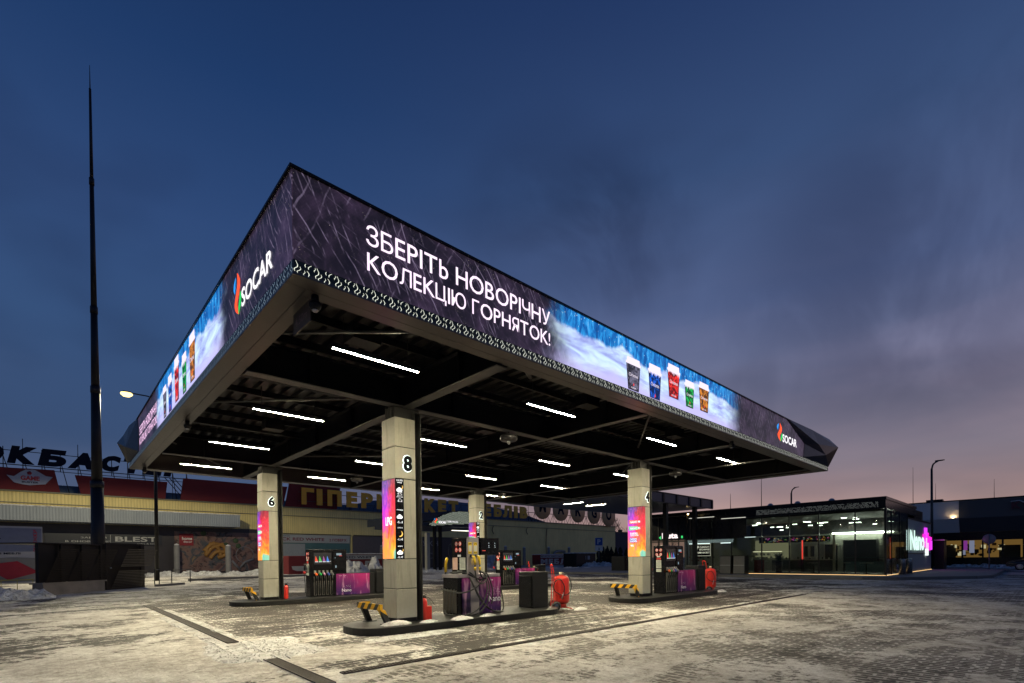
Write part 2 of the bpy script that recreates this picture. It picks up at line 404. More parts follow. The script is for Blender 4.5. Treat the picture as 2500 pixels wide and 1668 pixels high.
def make_snow():
    m, t = material('dirty_snow'); p = t.pos()
    a = t.noise(p, 3, 6, .65); b = t.noise(p, 30, 4, .6)
    c = t.ramp(t.mad(a, .7, t.mul(b, .3)), [(.3, (.42, .40, .38, 1)), (.5, (.66, .64, .62, 1)), (.65, (.8, .8, .8, 1))])
    c = t.mix(t.mul(t.step(t.noise(p, 1.6, 7, .8), .5, .64), .6), c, (.16, .145, .13, 1))
    finish(t, bsdf(t, c, .8, 0, t.add(a, t.mul(b, .6)), .7, .06)); return m
SNOW = make_snow()
def corrugated(name, col, period, ax=0):
    m, t = material(name); p = t.pos(); q = t.xyz(p)
    s = t.m('PINGPONG', q[ax], period/2); s = t.m('DIVIDE', s, period/2)
    n = t.noise(p, .35, 4); n2 = t.noise(t.vscale(p, (1, 1, .15)), 2.5, 4)
    f = t.mad(n, .4, t.mad(n2, .3, .65)); g = t.mad(t.step(s, .1, .25), .25, .75)
    f = t.mul(f, g)
    c = t.mix(1., col, t.n('CombineXYZ', (f, f, f)), 'MULTIPLY')
    finish(t, bsdf(t, c, .55, .1, t.step(s, .3, .6), .6, .04)); return m
YEL = corrugated('yellow_corrugated_sheet', (.82, .66, .26, 1), .3)
GREYC = corrugated('blue_grey_corrugated_sheet', (.30, .33, .36, 1), .25)
BLUER = mat('steel_blue_roof', (.06, .13, .26), .5, .1, .3, 1)
REDP = mat('dark_red_panel', (.13, .010, .014), .8, 0, .2, 1)
NAVY = mat('navy_letter_face', (.006, .010, .026), .9, 0, .2, 1, spec=.1)
GOLD = mat('ochre_letter_face', (.85, .43, .04), .5, 0, .2, 1)
def make_glass(name, tint, gl=.12):
    m, t = material(name)
    tr = t.n('BsdfTransparent', {'Color': tint}); g = t.n('BsdfGlossy', {'Color': (.8, .8, .85, 1), 'Roughness': .03})
    mx = t.t.nodes.new('ShaderNodeMixShader'); t.put(mx.inputs[0], t.n('LayerWeight', {'Blend': gl}, out=1))
    t.t.links.new(tr, mx.inputs[1]); t.t.links.new(g, mx.inputs[2])
    finish(t, mx.outputs[0]); return m
GLASS = make_glass('tinted_shop_glass', (.62, .66, .63, 1), .24)

# ------------------------------------------------------------------ ground
mb = MB(); mb.face([(-900, -900, 0), (900, -900, 0), (900, 900, 0), (-900, 900, 0)])
g = mb.build('ground', GROUND); g['kind'] = 'structure'
PAVE = mat('frosted_pavement', (.19, .18, .18), .7, 0, .35, 1.2, .5)
mb = MB()
poly = [(33.6, 40), (33.6, .6), (34.4, -.9), (38.5, -4.0), (40.5, -4.6), (56.5, -4.5), (60, -3.4), (72, -1), (72, 40)]
mb.prism(poly, (0, 0, -.02), XP, YP, ZP, .17)
o = mb.build('pavement', PAVE, bevel=.02); o['kind'] = 'structure'
mb = MB()
for (x0, y0), (x1, y1) in zip(poly[:-1], poly[1:-1]):
    dv = Vector((x1-x0, y1-y0, 0)); L_ = dv.length; dv.normalize(); nn = Vector((-dv.y, dv.x, 0))
    mb.prism([(0, 0), (L_-.012, 0), (L_-.012, .17), (0, .17)], (x0, y0, 0), dv, ZP, -nn, .14)
o = mb.build('kerb', mat('kerb_concrete', (.13, .125, .12), .7, 0, .3, 3)); o['kind'] = 'structure'

# ================================================================== CANOPY
X0, Y0, X1, Y1, ZS, ZB, ZT = -.368, -1.038, 20.45, 15.52, 4.90, 5.074, 6.148
can = thing('station_canopy', 'large black filling station canopy roof with glowing LED picture fascias', 'canopy', (10, 7.2, ZS))
# fascia carcass
mb = MB(); T = .30
mb.box(X0+.03, X1, Y0+.03, Y0+T, ZB, ZT-.02).box(X0+.03, X1, Y1-T, Y1, ZB, ZT-.02)
mb.box(X0+.03, X0+T, Y0+T, Y1-T, ZB, ZT-.02).box(X1-T, X1, Y0+T, Y1-T, ZB, ZT-.02)
mb.build('fascia_frame', BLACK, can)
# coping
mb = MB()
mb.box(X0-.03, X1+.03, Y0-.03, Y0+T+.02, ZT-.018, ZT+.012).box(X0-.03, X1+.03, Y1-T, Y1+.03, ZT-.018, ZT+.012)
mb.box(X0-.03, X0+T, Y0+T+.02, Y1-T, ZT-.018, ZT+.012).box(X1-T, X1+.03, Y0+T+.02, Y1-T, ZT-.018, ZT+.012)
mb.build('coping', BLACK, can)
# roof deck (corrugated, ribs across) and purlins
mb = MB(); zd = 5.62; pd = .30; x = X0+T
prof = []
while x < X1-T:
    prof += [(x, zd), (x+.12, zd), (x+.15, zd+.07), (x+.27, zd+.07)]; x += pd
for (a, za), (b, zb_) in zip(prof, prof[1:]):
    mb.face([(a, Y0+T, za), (b, Y0+T, zb_), (b, Y1-T, zb_), (a, Y1-T, za)])
mb.box(X0+T, X1-T, Y0+T, Y1-T, zd+.1, zd+.16)
mb.build('roof_deck', mat('dark_roof_sheet', (.022, .0215, .021), .4, .4, .3, 2), can)
mb = MB(); y = Y0+1.1
while y < Y1-.6:
    mb.box(X0+T, X1-T, y-.03, y+.03, zd-.14, zd-.002); y += 1.15
mb.build('purlin', BLACK, can)
# soffit lip
mb = MB(); sw = .44
def soffit(mb, x0, x1, y0, y1): mb.box(x0, x1, y0, y1, ZS, ZS+.05)
soffit(mb, X0, X1, Y0, Y0+sw*.55); soffit(mb, X0+sw*.55+.008, X1, Y0+sw*.55+.008, Y0+sw)
soffit(mb, X0, X1, Y1-sw, Y1)
soffit(mb, X0, X0+sw*.55, Y0+sw*.55+.008, Y1-sw-.004); soffit(mb, X0+sw*.55+.008, X0+sw, Y0+sw+.006, Y1-sw-.004)
soffit(mb, X1-sw, X1, Y0+sw+.006, Y1-sw-.004)
mb.box(X0+sw-.03, X1-sw+.03, Y0+sw-.03, Y0+sw, ZS+.052, zd-.15)
mb.box(X0+sw-.03, X1-sw+.03, Y1-sw, Y1-sw+.03, ZS+.052, zd-.15)
mb.box(X0+sw-.03, X0+sw, Y0+sw, Y1-sw, ZS+.052, zd-.15).box(X1-sw, X1-sw+.03, Y0+sw, Y1-sw, ZS+.052, zd-.15)
mb.build('soffit', SOFF, can)
# bands with cut-out flames
mb = MB()
n = int((X1-X0)/.5)
for i in range(n):
    a = X0+i*(X1-X0)/n; mb.box(a+.003, a+(X1-X0)/n-.003, Y0, Y0+.028, ZS+.052, ZB-.004)
bandR = mb.build('pierced_band', mat('olive_black_panel', (.05, .052, .04), .4, .4, .3, 3), can)
mb = MB(); n = int((Y1-Y0)/.5)
for i in range(n):
    a = Y0+i*(Y1-Y0)/n; mb.box(X0, X0+.028, a+.03 if i == 0 else a+.003, a+(Y1-Y0)/n-.003, ZS+.052, ZB-.004)
bandL = mb.build('pierced_band', mat('blue_black_panel', (.03, .04, .055), .4, .4, .3, 3), can)
for w0 in ((X0+.05, X1, Y1-.028, Y1), ):
    mb = MB(); mb.box(*w0, ZS+.052, ZB-.004); mb.box(X1-.028, X1, Y0+.03, Y1-.03, ZS+.052, ZB-.004); mb.build('rear_band', BLACK, can)
WAVES = [([(0, .006), (.023, .055), (.018, .085), (-.012, .112), (-.019, .125), (-.012, .150)], .0085),
         ([(.05, .07), (.059, .098), (.045, .118), (.020, .136), (.015, .146), (.021, .162)], .008),
         ([(.119, .006), (.108, .02), (.108, .034), (.116, .052)], .007), ([(.186, .004), (.165, .022), (.148, .040), (.149, .066)], .0085),
         ([(.10, .10), (.109, .122), (.097, .138), (.088, .150), (.094, .163)], .006), ([(.13, .092), (.150, .112), (.157, .135), (.145, .163)], .008),
         ([(.228, .01), (.235, .03), (.222, .045), (.215, .058), (.221, .07)], .006)]
def wave_marks(mb, u0, u1, P, per=.25):
    k = u0+.03
    while k < u1-.24:
        for pts, wd in WAVES:
            m_ = len(pts)
            for i in range(m_-1):
                w1 = wd*.58*(.35+.65*math.sin(math.pi*(i+.3)/m_)); w2 = wd*.58*(.35+.65*math.sin(math.pi*(i+1.3)/m_)) if i < m_-2 else wd*.25
                a, b = pts[i], pts[i+1]
                mb.face([P(k+a[0]-w1, ZB-.008-a[1]*.9), P(k+a[0]+w1, ZB-.008-a[1]*.9), P(k+b[0]+w2, ZB-.008-b[1]*.9), P(k+b[0]-w2, ZB-.008-b[1]*.9)])
        k += per
mb = MB(); wave_marks(mb, X0, X1, lambda a, z: (a, Y0-.004, z))
mb.build('flame_cutouts', glow('warm_white_cutouts', (.86, .9, .76, 1), 1.25), bandR)
mb = MB(); wave_marks(mb, Y0, Y1, lambda a, z: (X0-.004, a, z))
mb.build('flame_cutouts', glow('cool_white_cutouts', (.5, .68, .85, 1), .6), bandL)
# LED screens
mb = MB()
mb.prism([(X0+.012, ZB), (17.47, ZB), (17.55, 5.3), (17.62, 5.57), (16.68, 5.86), (15.82, ZT-.022), (X0+.012, ZT-.022)], (0, Y0, 0), XP, ZP, YP, .028)
scrR = mb.build('led_screen', [LED_R], can)
mb = MB()
mb.prism([(Y0+.012, ZB), (12.74, ZB), (12.80, ZT-.022), (Y0+.012, ZT-.022)], (X0, 0, 0), YP, ZP, XP, .028)
scrL = mb.build('led_screen', [LED_L], can)
yF = Y0-.006; xF = X0-.006
mb = MB()
text(mb, 'ЗБЕРІТЬ НОВОРІЧНУ', (.56, yF, 5.625), XP, ZP, 3.50, .27, .0)
text(mb, 'КОЛЕКЦІЮ ГОРНЯТОК!', (.57, yF, 5.245), XP, ZP, 3.49, .285, .0)
mb.build('lettering', PINKW, scrR)
mb = MB(); text(mb, 'SOCAR', (15.42, yF, 5.31), XP, ZP, 1.36, .27, .02); mb.build('lettering', WHITE, scrR)
mb = MB()
text(mb, 'ЗБЕРІТЬ НОВОРІЧНУ', (xF, 12.5, 5.52), -YP, ZP, 3.5, .27, .0)
text(mb, 'КОЛЕКЦІЮ ГОРНЯТОК!', (xF, 12.5, 5.18), -YP, ZP, 3.49, .27, .0)
mb.build('lettering', glow('magenta_white_letters', (1, .62, .92, 1), 1.2), scrL)
mb = MB(); text(mb, 'SOCAR', (xF, 1.06, 5.275), -YP, ZP, 1.40, .27, .02); mb.build('lettering', WHITE, scrL)
def flame_logo(parent, P, cx, zb, h, wd):
    """three flame tongues: blue, red, green"""
    def tongue(mb, pts):
        mb.face([P(cx+a*wd, zb+b*h) for a, b in pts])
    LB, LR_, LG = glow('logo_blue', (.02, .35, 1, 1), 1.1), glow('logo_red', (1, .09, .02, 1), 1.3), glow('logo_green', (.02, .7, .12, 1), 1.)
    mb = MB()
    for i, (cl, wds) in enumerate([([(-.22, .96), (-.36, .84), (-.43, .70), (-.38, .56)], (0, .12, .13, 0)),
                                   ([(.0, 1.02), (.20, .80), (.16, .62), (-.04, .44), (-.22, .28), (-.12, .10), (.12, -.04)], (0, .16, .22, .26, .22, .16, 0)),
                                   ([(.42, .48), (.42, .32), (.30, .14), (.12, -.06)], (0, .14, .17, 0))]):
        mb.cur = i; sm = catm([(a_, b_, 0) for a_, b_ in cl], 5); n_ = len(sm)-1
        def wat(k):
            f_ = k/n_*(len(wds)-1); j_ = min(int(f_), len(wds)-2); return wds[j_]+(wds[j_+1]-wds[j_])*(f_-j_)
        for k in range(n_): tongue(mb, [(sm[k].x-wat(k), sm[k].y), (sm[k].x+wat(k), sm[k].y), (sm[k+1].x+wat(k+1), sm[k+1].y), (sm[k+1].x-wat(k+1), sm[k+1].y)])
    mb.build('flame_logo', [LB, LR_, LG], parent)
flame_logo(scrR, lambda a, z: (a, yF, z), 15.18, 5.33, .56, .46)
flame_logo(scrL, lambda a, z: (xF, -a, z), -1.27, 5.27, .60, .36)
def cup_mat(name, col):
    m, t = material(name); p = t.pos()
    n = t.noise(p, 9, 4, .6, .8)
    c = t.mix(t.step(n, .42, .62), tuple(x*.12 for x in col[:3])+(1,), col)
    finish(t, bsdf(t, (.01, .01, .01), .4, emit=c, es=1.1)); return m
CUPS = [cup_mat('cup_grey', (.16, .15, .22, 1)), cup_mat('cup_blue', (.01, .12, .7, 1)), cup_mat('cup_red', (.95, .03, .02, 1)), cup_mat('cup_green', (.01, .5, .08, 1)), cup_mat('cup_brown', (.75, .25, .02, 1))]
LID = glow('cup_lid_white', (.95, .85, 1, 1), 1.1); CUPDK = glow('cup_edge', (.02, .01, .03, 1), 1.)
def cup(parent, P, u, c, w, zt, zb, m_, clip, frost=True):
    """u: unit step sign along the face"""
    H = zt-zb; lid = H*.2; mb = MB(); z0 = max(zb, clip)
    k = (z0-zb)/(H-lid)
    wb = .33+(.45-.33)*k
    Q = lambda a, z, d=0.: P(c+u*a*w, z, d)
    mb.m(1).face([Q(-.47, zt-lid), Q(.47, zt-lid), Q(wb+.03, z0), Q(-wb-.03, z0)])
    mb.m(0).face([Q(-.44, zt-lid, .002), Q(.44, zt-lid, .002), Q(wb-.02, z0+.02, .002), Q(-wb+.02, z0+.02, .002)])
    mb.m(2).face([Q(-.5, zt-lid-.01, .004), Q(.5, zt-lid-.01, .004), Q(.5, zt-lid+.04, .004), Q(.43, zt-lid+.05, .004), Q(.41, zt, .004), Q(-.41, zt, .004), Q(-.43, zt-lid+.05, .004), Q(-.5, zt-lid+.04, .004)])
    if frost:
        for i in range(9):
            a = -.42+i*.105; dz = random.uniform(.03, .12)*H; mb.face([Q(a-.05, zt-lid-.01, .006), Q(a+.05, zt-lid-.01, .006), Q(a+.005, zt-lid-.02-dz, .006)])
    uu = Vector(P(1, 0))-Vector(P(0, 0)); uu = uu*u
    o_ = Vector(Q(-.3, zb+H*.42, .006)); text(mb, 'Christmas', o_, uu, ZP, w*.6, H*.1, .0)
    if zb >= clip-.02:
        o_ = Vector(Q(-.17, zb+H*.05, .006)); text(mb, 'SOCAR', o_, uu, ZP, w*.34, H*.05, .0)
    mb.m(3).face([Q(-.05, zb+H*.14 if zb >= clip-.02 else clip+.02, .006), Q(.05, max(zb+H*.16, clip+.04), .006), Q(0, max(zb+H*.24, clip+.12), .006)])
    mb.build('cup_picture', [m_, CUPDK, LID, glow('cup_mark_red', (1, .05, .05, 1), 1.)], parent)
PR = lambda a, z, d=0.: (a, Y0-.004-d, z)
for i, (c, w_, zt, zb_) in enumerate([(6.67, .56, 5.76, 5.08), (7.52, .56, 5.83, 5.0), (8.35, .60, 6.04, 5.27), (9.11, .50, 5.85, 5.20), (9.87, .58, 5.97, 5.24)]):
    cup(scrR, PR, 1, c, w_, zt, zb_, CUPS[i], ZB+.004, i not in (0, 4))
PL = lambda a, z, d=0.: (X0-.004-d, a, z)
for i, (c, w_, zt, zb_) in enumerate([(7.76, .52, 5.86, 5.09), (7.02, .54, 5.93, 5.05), (6.18, .58, 6.10, 5.12), (5.33, .50, 5.92, 5.09), (4.53, .58, 6.08, 5.13)]):
    cup(scrL, PL, -1, c, w_, zt, zb_, CUPS[i], ZB+.004, i not in (0, 4))
# faceted end caps
FAC = mat('faceted_black_cladding', (.028, .03, .036), .32, .4, .25, 1)
def facets(name, V, F):
    mb = MB()
    for f in F: mb.face([V[i] for i in f])
    return mb.build(name, FAC, can)
V = [(15.82, Y0-.01, ZT+.02), (16.68, Y0-.012, 5.86), (17.62, Y0-.012, 5.57), (17.47, Y0-.012, ZB), (18.55, Y0-.20, 5.66), (19.35, Y0-.22, 5.36), (20.45, Y0-.02, ZB), (20.40, Y0-.06, ZT+.01), (20.55, Y0-.34, 5.80), (18.2, Y0-.10, ZT), (20.9, Y0+.35, 5.75), (20.45, Y0+.05, ZT+.02), (20.46, Y0+.3, ZB)]
facets('end_cap', V, [(0, 1, 4, 9), (1, 2, 4), (2, 3, 5, 4), (3, 6, 5), (4, 5, 8), (4, 8, 9), (9, 8, 7), (5, 6, 8), (6, 12, 10, 8), (8, 10, 7), (10, 11, 7), (0, 9, 7, 11)])
V = [(X0-.012, 12.80, ZT), (X0-.012, 12.77, 5.29), (X0-.012, 12.74, ZB), (X0-.03, 15.50, ZB), (X0-.33, 15.48, 5.78), (X0-.16, 15.44, 6.05), (X0-.02, 13.1, ZT+.02), (X0-.22, 14.1, 5.42), (X0-.12, 14.0, ZT-.02), (X0+.3, 15.8, 5.75), (X0+.1, 15.53, ZT)]
facets('end_cap', V, [(0, 1, 7, 8), (1, 2, 7), (2, 3, 7), (7, 3, 4), (7, 4, 5), (8, 7, 5), (0, 8, 6), (6, 8, 5), (6, 5, 10), (5, 4, 9, 10), (4, 3, 9)])
# beams
FLG = mat('lit_flange_brace_grey', (.105, .10, .095), .45, .2, .35, 5)  # paler than the webs: bounce light on the beam undersides put into the colour
def ibeam(axis, c, a, b, z0=4.85, z1=5.47, w=.22, hole=True):
    mb = MB()
    def bx_(u0, u1, v0, v1, z0_, z1_):
        mb.box(u0, u1, v0, v1, z0_, z1_) if axis == 'y' else mb.box(v0, v1, u0, u1, z0_, z1_)
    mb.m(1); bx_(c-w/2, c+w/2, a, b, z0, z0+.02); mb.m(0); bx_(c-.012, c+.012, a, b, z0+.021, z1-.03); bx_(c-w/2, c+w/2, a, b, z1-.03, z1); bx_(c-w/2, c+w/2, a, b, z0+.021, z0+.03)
    for k in range(int((b-a)/2.3)): q_ = a+1.1+k*2.3; bx_(c-w/2+.01, c+w/2-.01, q_-.006, q_+.006, z0+.031, z1-.031)
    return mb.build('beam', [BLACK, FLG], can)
CX = (2.935, 12.434); CY = (2.443, 11.516)
bx = (CX[0]+.36, CX[1]+.2); by = (CY[0]+.14, CY[1]-.1)
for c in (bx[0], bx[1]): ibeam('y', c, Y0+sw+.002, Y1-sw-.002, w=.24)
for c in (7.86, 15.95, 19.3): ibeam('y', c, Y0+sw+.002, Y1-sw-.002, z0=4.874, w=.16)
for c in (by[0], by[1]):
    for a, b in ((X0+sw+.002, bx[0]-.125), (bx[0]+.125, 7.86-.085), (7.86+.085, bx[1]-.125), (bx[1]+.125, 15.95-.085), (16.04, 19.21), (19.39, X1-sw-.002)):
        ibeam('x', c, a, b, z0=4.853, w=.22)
for c in (-.0+.25, 6.9, 14.6): pass
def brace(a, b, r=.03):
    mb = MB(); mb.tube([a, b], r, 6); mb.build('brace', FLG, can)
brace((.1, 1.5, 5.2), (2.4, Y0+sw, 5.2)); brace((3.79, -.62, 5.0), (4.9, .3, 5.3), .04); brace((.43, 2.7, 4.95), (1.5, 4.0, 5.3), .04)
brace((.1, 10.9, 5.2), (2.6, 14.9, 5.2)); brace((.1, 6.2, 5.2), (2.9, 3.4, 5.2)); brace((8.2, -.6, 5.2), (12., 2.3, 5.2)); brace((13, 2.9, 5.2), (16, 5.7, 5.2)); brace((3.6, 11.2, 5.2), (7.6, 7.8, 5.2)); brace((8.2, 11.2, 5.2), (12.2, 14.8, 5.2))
# services hung under the deck
mb = MB()
for y_ in (-.35, 4.1, 8.7, 13.6): mb.box(X0+sw+.1, X1-sw-.1, y_-.06, y_+.06, 5.30, 5.36)
for k in range(20): mb.tube([(1+k, 4.1, 5.36), (1+k, 4.1, 5.6)], .008, 4)
mb.build('cable_tray', BLACK, can)
for k, (x_, y_) in enumerate([(1.2, .7), (6.9, .4), (11.4, .6), (5.9, 7.1), (10.4, 7.4), (14.6, 1.2), (1.9, 7.6), (14.2, 7.0), (6.6, 3.9), (9.0, 12.7)]):
    mb = MB(); mb.box(x_, x_+.5, y_, y_+.35, 5.2, 5.45); mb.build('junction_box', BLACK, can)
# snow lying on the rim
mb = MB()
def snow_rim(pts, w=.25, h=.05):
    global mb
    n_ = 60
    for i in range(n_):
        a = Vector(pts[0]).lerp(Vector(pts[1]), i/n_); b = Vector(pts[0]).lerp(Vector(pts[1]), (i+1)/n_)
        ha = h*(.5+mnoise.noise(a*1.3)); hb = h*(.5+mnoise.noise(b*1.3)); nv = (b-a).normalized().cross(ZP)*w
        mb.face([a, b, b+ZP*hb, a+ZP*ha], True); mb.face([a+ZP*ha, b+ZP*hb, b-nv, a-nv], True)

# ---- linear ceiling lights: 4 x 4
LX = [1.66, 6.05, 10.85, 15.25]; LY = [.74, 5.02, 9.15, 13.45]
TUBE = glow('lamp_diffuser', (1., .90, .61, 1), 780.)
def light_proto(label):
    t_ = thing('linear_ceiling_light', label, 'ceiling light', (LX[0], LY[0], 4.93), group='linear lights under the canopy', world=False)
    mb = MB(); mb.box(-.80, .80, -.036, -.028, 0, .07).box(-.80, .80, .028, .036, 0, .07).box(-.80, .80, -.036, .036, .07, .08).box(-.812, -.80, -.036, .036, 0, .08).box(.80, .812, -.036, .036, 0, .08)
    mb.build('housing', mat('lamp_housing', (.05, .05, .05), .5, .2, .1), t_)
    mb = MB()
    for k in range(3): mb.box(-.79+k*.529, -.79+k*.529+.522, -.024, .024, .001, .02)
    mb.build('diffuser', TUBE, t_)
    for a in (-.6, .6): mb = MB(); mb.tube([(a, .03, .08), (a, .03, .55)], .008, 6); mb.build('hanger', DARKST, t_)
    return t_
ordn = ['nearest', 'second', 'third', 'farthest']; ordx = ['leftmost', 'second from left', 'third from left', 'rightmost']
lp = None
for j, y_ in enumerate(LY):
    for i, x_ in enumerate(LX):
        lab = f'glowing linear ceiling light, {ordx[i]} of the {ordn[j]} row under the big canopy'
        if lp is None: lp = light_proto(lab); o = lp
        else: o = copy_tree(lp); o.location = (x_, y_, 4.93); o['label'] = lab
for i, (x_, y_) in enumerate([(21.6, 13.2), (23.6, 13.0)]):
    o = copy_tree(lp); o.location = (x_, y_, 4.93); o.rotation_euler = (0, 0, math.pi/2)
    o['label'] = ['crosswise linear light behind the far edge, left of column 4', 'crosswise linear light just behind column 4'][i]
# ---- hanging dome heaters
def dome(label, x, y):
    t_ = thing('hanging_dome_heater', label, 'heater', (x, y, 4.62), group='dome heaters under the beams', world=False)
    mb = MB(); mb.lathe([(.0, .2), (.06, .2), (.1, .17), (.22, .13), (.235, .07), (.225, .03), (.2, .0), (0, -.0)], seg=20); mb.build('dome', mat('dark_grey_enamel', (.06, .055, .055), .3, .3, .2), t_)
    mb = MB(); mb.lathe([(0, 0), (.04, -.005), (.045, -.05), (.02, -.09), (0, -.1)], seg=12); mb.build('burner', CHROME, t_)
    mb = MB(); mb.cyl(0, 0, .2, .3, .02, 8); mb.build('stem', BLACK, t_)
dome('dark dome heater hanging between column 8 and column 4', 6.39, 2.6); dome('dark dome heater hanging just right of column 4', 15.0, 2.6)
dome('dark dome heater hanging between column 6 and column 2', 6.38, 11.42); dome('dark dome heater hanging just right of column 2', 13.97, 11.42)
# ---- cameras
def secam(label, x, y, z, dx, dy):
    t_ = thing('security_camera', label, 'camera', (x, y, z), group='security cameras on the canopy edge', world=False)
    mb = MB(); mb.cyl(0, 0, -.06, .02, .05, 12); mb.build('mount', BLACK, t_)
    mb = MB(); mb.lathe([(0, -.17), (.05, -.16), (.075, -.12), (.08, -.08), (.06, -.055), (0, -.055)], seg=16); mb.build('housing', BLACK, t_)
    mb = MB(); mb.lathe([(0, -.185), (.03, -.18), (.042, -.16), (0, -.155)], seg=12); mb.build('lens', CHROME, t_)
secam('black security camera in the near corner of the canopy', .02, -.70, 4.88, 1, 1)
secam('security camera halfway along the short canopy edge', -.04, 7.0, 4.88, 1, 0)
secam('security camera at the far left end of the canopy edge', .01, 14.8, 4.88, 1, 0)
secam('small camera at the long canopy edge above column 4', 12.25, -.72, 4.88, 1, 0)
# ---- height sign
t_ = thing('clearance_sign', 'small framed clearance sign under the near canopy corner reading 4.50m', 'sign', (-.02, -.35, 4.6))
mb = MB(); mb.box(-.02, .0, -.62, -.04, 4.60, 4.88); mb.build('plate', mat('brown_plate', (.09, .07, .06), .4, .4), t_)
mb = MB(); text(mb, '4.50m', (-.024, -.12, 4.68), -YP, ZP, .42, .11, .01); mb.build('lettering', mat('grey_letters', (.22, .16, .16), .5), t_)

# ================================================================== COLUMNS
HS = [.25, .896, 1.5438, 3.2738, 3.9628, 4.60]
def icon_cloud(mb, P, cx, cz, s):
    for dx, dz, r in ((-.35, -.1, .28), (0, .08, .36), (.35, -.08, .27)):
        mb.face([P(cx+s*(dx+r*math.cos(a*math.pi/6)), cz+s*(dz+r*math.sin(a*math.pi/6))) for a in range(12)])
    mb.face([P(cx-.4*s, cz-.38*s), P(cx+.4*s, cz-.38*s), P(cx+.4*s, cz-.05*s), P(cx-.4*s, cz-.05*s)])
def icon_moon(mb, P, cx, cz, s):
    n_ = 9; o_ = []; i_ = []
    for k in range(n_):
        a = -1.9+k*(3.2/(n_-1)); o_.append((cx+s*.5*math.cos(a), cz+s*.5*math.sin(a)))
        i_.append((cx-s*.2+s*.5*math.cos(a*.86-.05), cz+s*.12+s*.5*math.sin(a*.86-.05)))
    for k in range(n_-1):
        mb.face([P(*o_[k]), P(*o_[k+1]), P(*i_[k+1]), P(*i_[k])])
YEMO = glow('icon_yellow', (1, .6, .12, 1), 1.3); BADGE_R = glow('badge_red', (1, .12, .08, 1), 1.3); BADGE_G = glow('badge_green', (.08, .7, .3, 1), 1.2); BADGE_B = glow('badge_blue', (.05, .08, .55, 1), 1.); CWHITE = glow('cool_white_letters', (1, 1, 1, 1), 1.5)
HALO = glow('halo_light', (.85, 1, .95, 1), 2.6)
def column(num, x, y, label, lpg, weather):
    t_ = thing('canopy_column', label, 'column', (x, y, .16), group='concrete clad columns', world=False)
    zz = .16; wx, wy = .50, .568
    mb = MB(); mb.box(.04, wx, .04, wy-.04, 0, .09); mb.build('plinth', BLACK, t_)
    for k in (0, 1, 3, 4):
        mb = MB(); mb.box(0, wx, 0, wy, HS[k]-zz+.008, HS[k+1]-zz-.010); mb.build('cladding_block', CONC, t_, .006)
    mb = MB(); mb.box(.20, wx, .0, wy, HS[2]-zz+.006, HS[3]-zz-.010); mb.build('cladding_block', CONC, t_, .006)
    mb = MB(); mb.box(.02, wx-.02, .02, wy-.02, HS[0]-zz-.0, HS[5]-zz-.03)
    mb.build('core', BLACK, t_)
    # steel stanchion
    mb = MB(); mb.box(wx+.004, wx+.02, .03, wy-.03, 0, 4.62).box(wx+.02, wx+.16, .27, .29, 0, 4.62).box(wx+.16, wx+.178, .03, wy-.03, 0, 4.62)
    mb.box(.06, wx-.01, .1, wy-.1, 4.445, 4.68).box(wx-.01, wx+.17, .1, wy-.1, 4.622, 4.69)
    for k in range(3): mb.box(-.01-.0, .05, .14+k*.12, .15+k*.12, 4.45, 4.68)
    mb.build('steel_stanchion', DARKST, t_)
    # screens
    a, b = HS[2]-zz+.004, HS[3]-zz-.008
    mb = MB(); mb.box(-.006, .196, .01, wy+.004, a, b)
    if weather:
        mb.m(1).box(-.0062, .197, -.006, .009, a, b)
    else: mb.box(-.006, .197, -.006, .009, a, b)
    s = mb.build('led_screen', [FLAME, SIGNBLK], t_)
    P = lambda u, z: (-.010, u, z-zz); F_ = lambda u, z: (u, -.010, z-zz)
    mb = MB()
    if lpg: text(mb, 'LPG', (-.012, .42, 2.27-zz), -YP, ZP, .27, .19, .03)
    else:
        def badge(m_, y0, y1, z0, z1): mb.m(m_).face([P(y0, z0), P(y1, z0+.02), P(y1+.02, z1-.01), P(y0+.02, z1)])
        badge(1, .50, .16, 2.68, 2.82); badge(2, .52, .14, 2.46, 2.60)
        mb.m(3).face([P(.50, 2.04), P(.20, 2.04), P(.22, 2.18), P(.50, 2.20)])
        mb.m(0)
        for s_t, y_, z_, w_, h_ in (('NANO 98', .47, 2.71, .40, .075), ('NANO 95', .47, 2.49, .40, .075), ('DIESEL', .47, 2.31, .32, .07), ('NANO EXTRO', .47, 2.255, .34, .04), ('NANO', .47, 2.13, .26, .055), ('DIESEL', .47, 2.055, .28, .055), ('95', .46, 1.89, .12, .07)):
            text(mb, s_t, (-.012, y_, z_-zz), -YP, ZP, w_, h_, .015)
    if weather:
        for s_t, z_, w_, h_ in (('21.01.2021', 3.215, .15, .035), ('четвер', 3.165, .11, .03), ('-2°C', 2.93, .12, .055), ('вітер 4 м/с', 2.895, .12, .022), ('вологість 86%', 2.865, .15, .022), ('ніч', 2.825, .05, .02), ('-3..-2', 2.77, .12, .045), ("п'ятниця", 2.58, .15, .032), ('-5..-3', 2.31, .13, .045), ('субота', 2.195, .12, .032), ('-1..+3', 1.94, .13, .045), ('неділя', 1.80, .11, .032), ('-3..+7', 1.56, .13, .04)):
            text(mb, s_t, (.095-w_/2, -.011, z_-zz), XP, ZP, w_, h_, .01)
        for z_ in (3.03, 2.45, 1.68): icon_cloud(mb, F_, .09, z_, .115)
        mb.m(4); icon_moon(mb, F_, .14, 3.09, .08); icon_moon(mb, F_, .10, 2.08, .13); icon_moon(mb, F_, .14, 1.73, .07)
    mb.build('screen_lettering', [CWHITE, BADGE_R, BADGE_G, BADGE_B, YEMO], s)
    # number with halo
    z_ = 3.44-zz; nx = .20 if num != '4' else .22
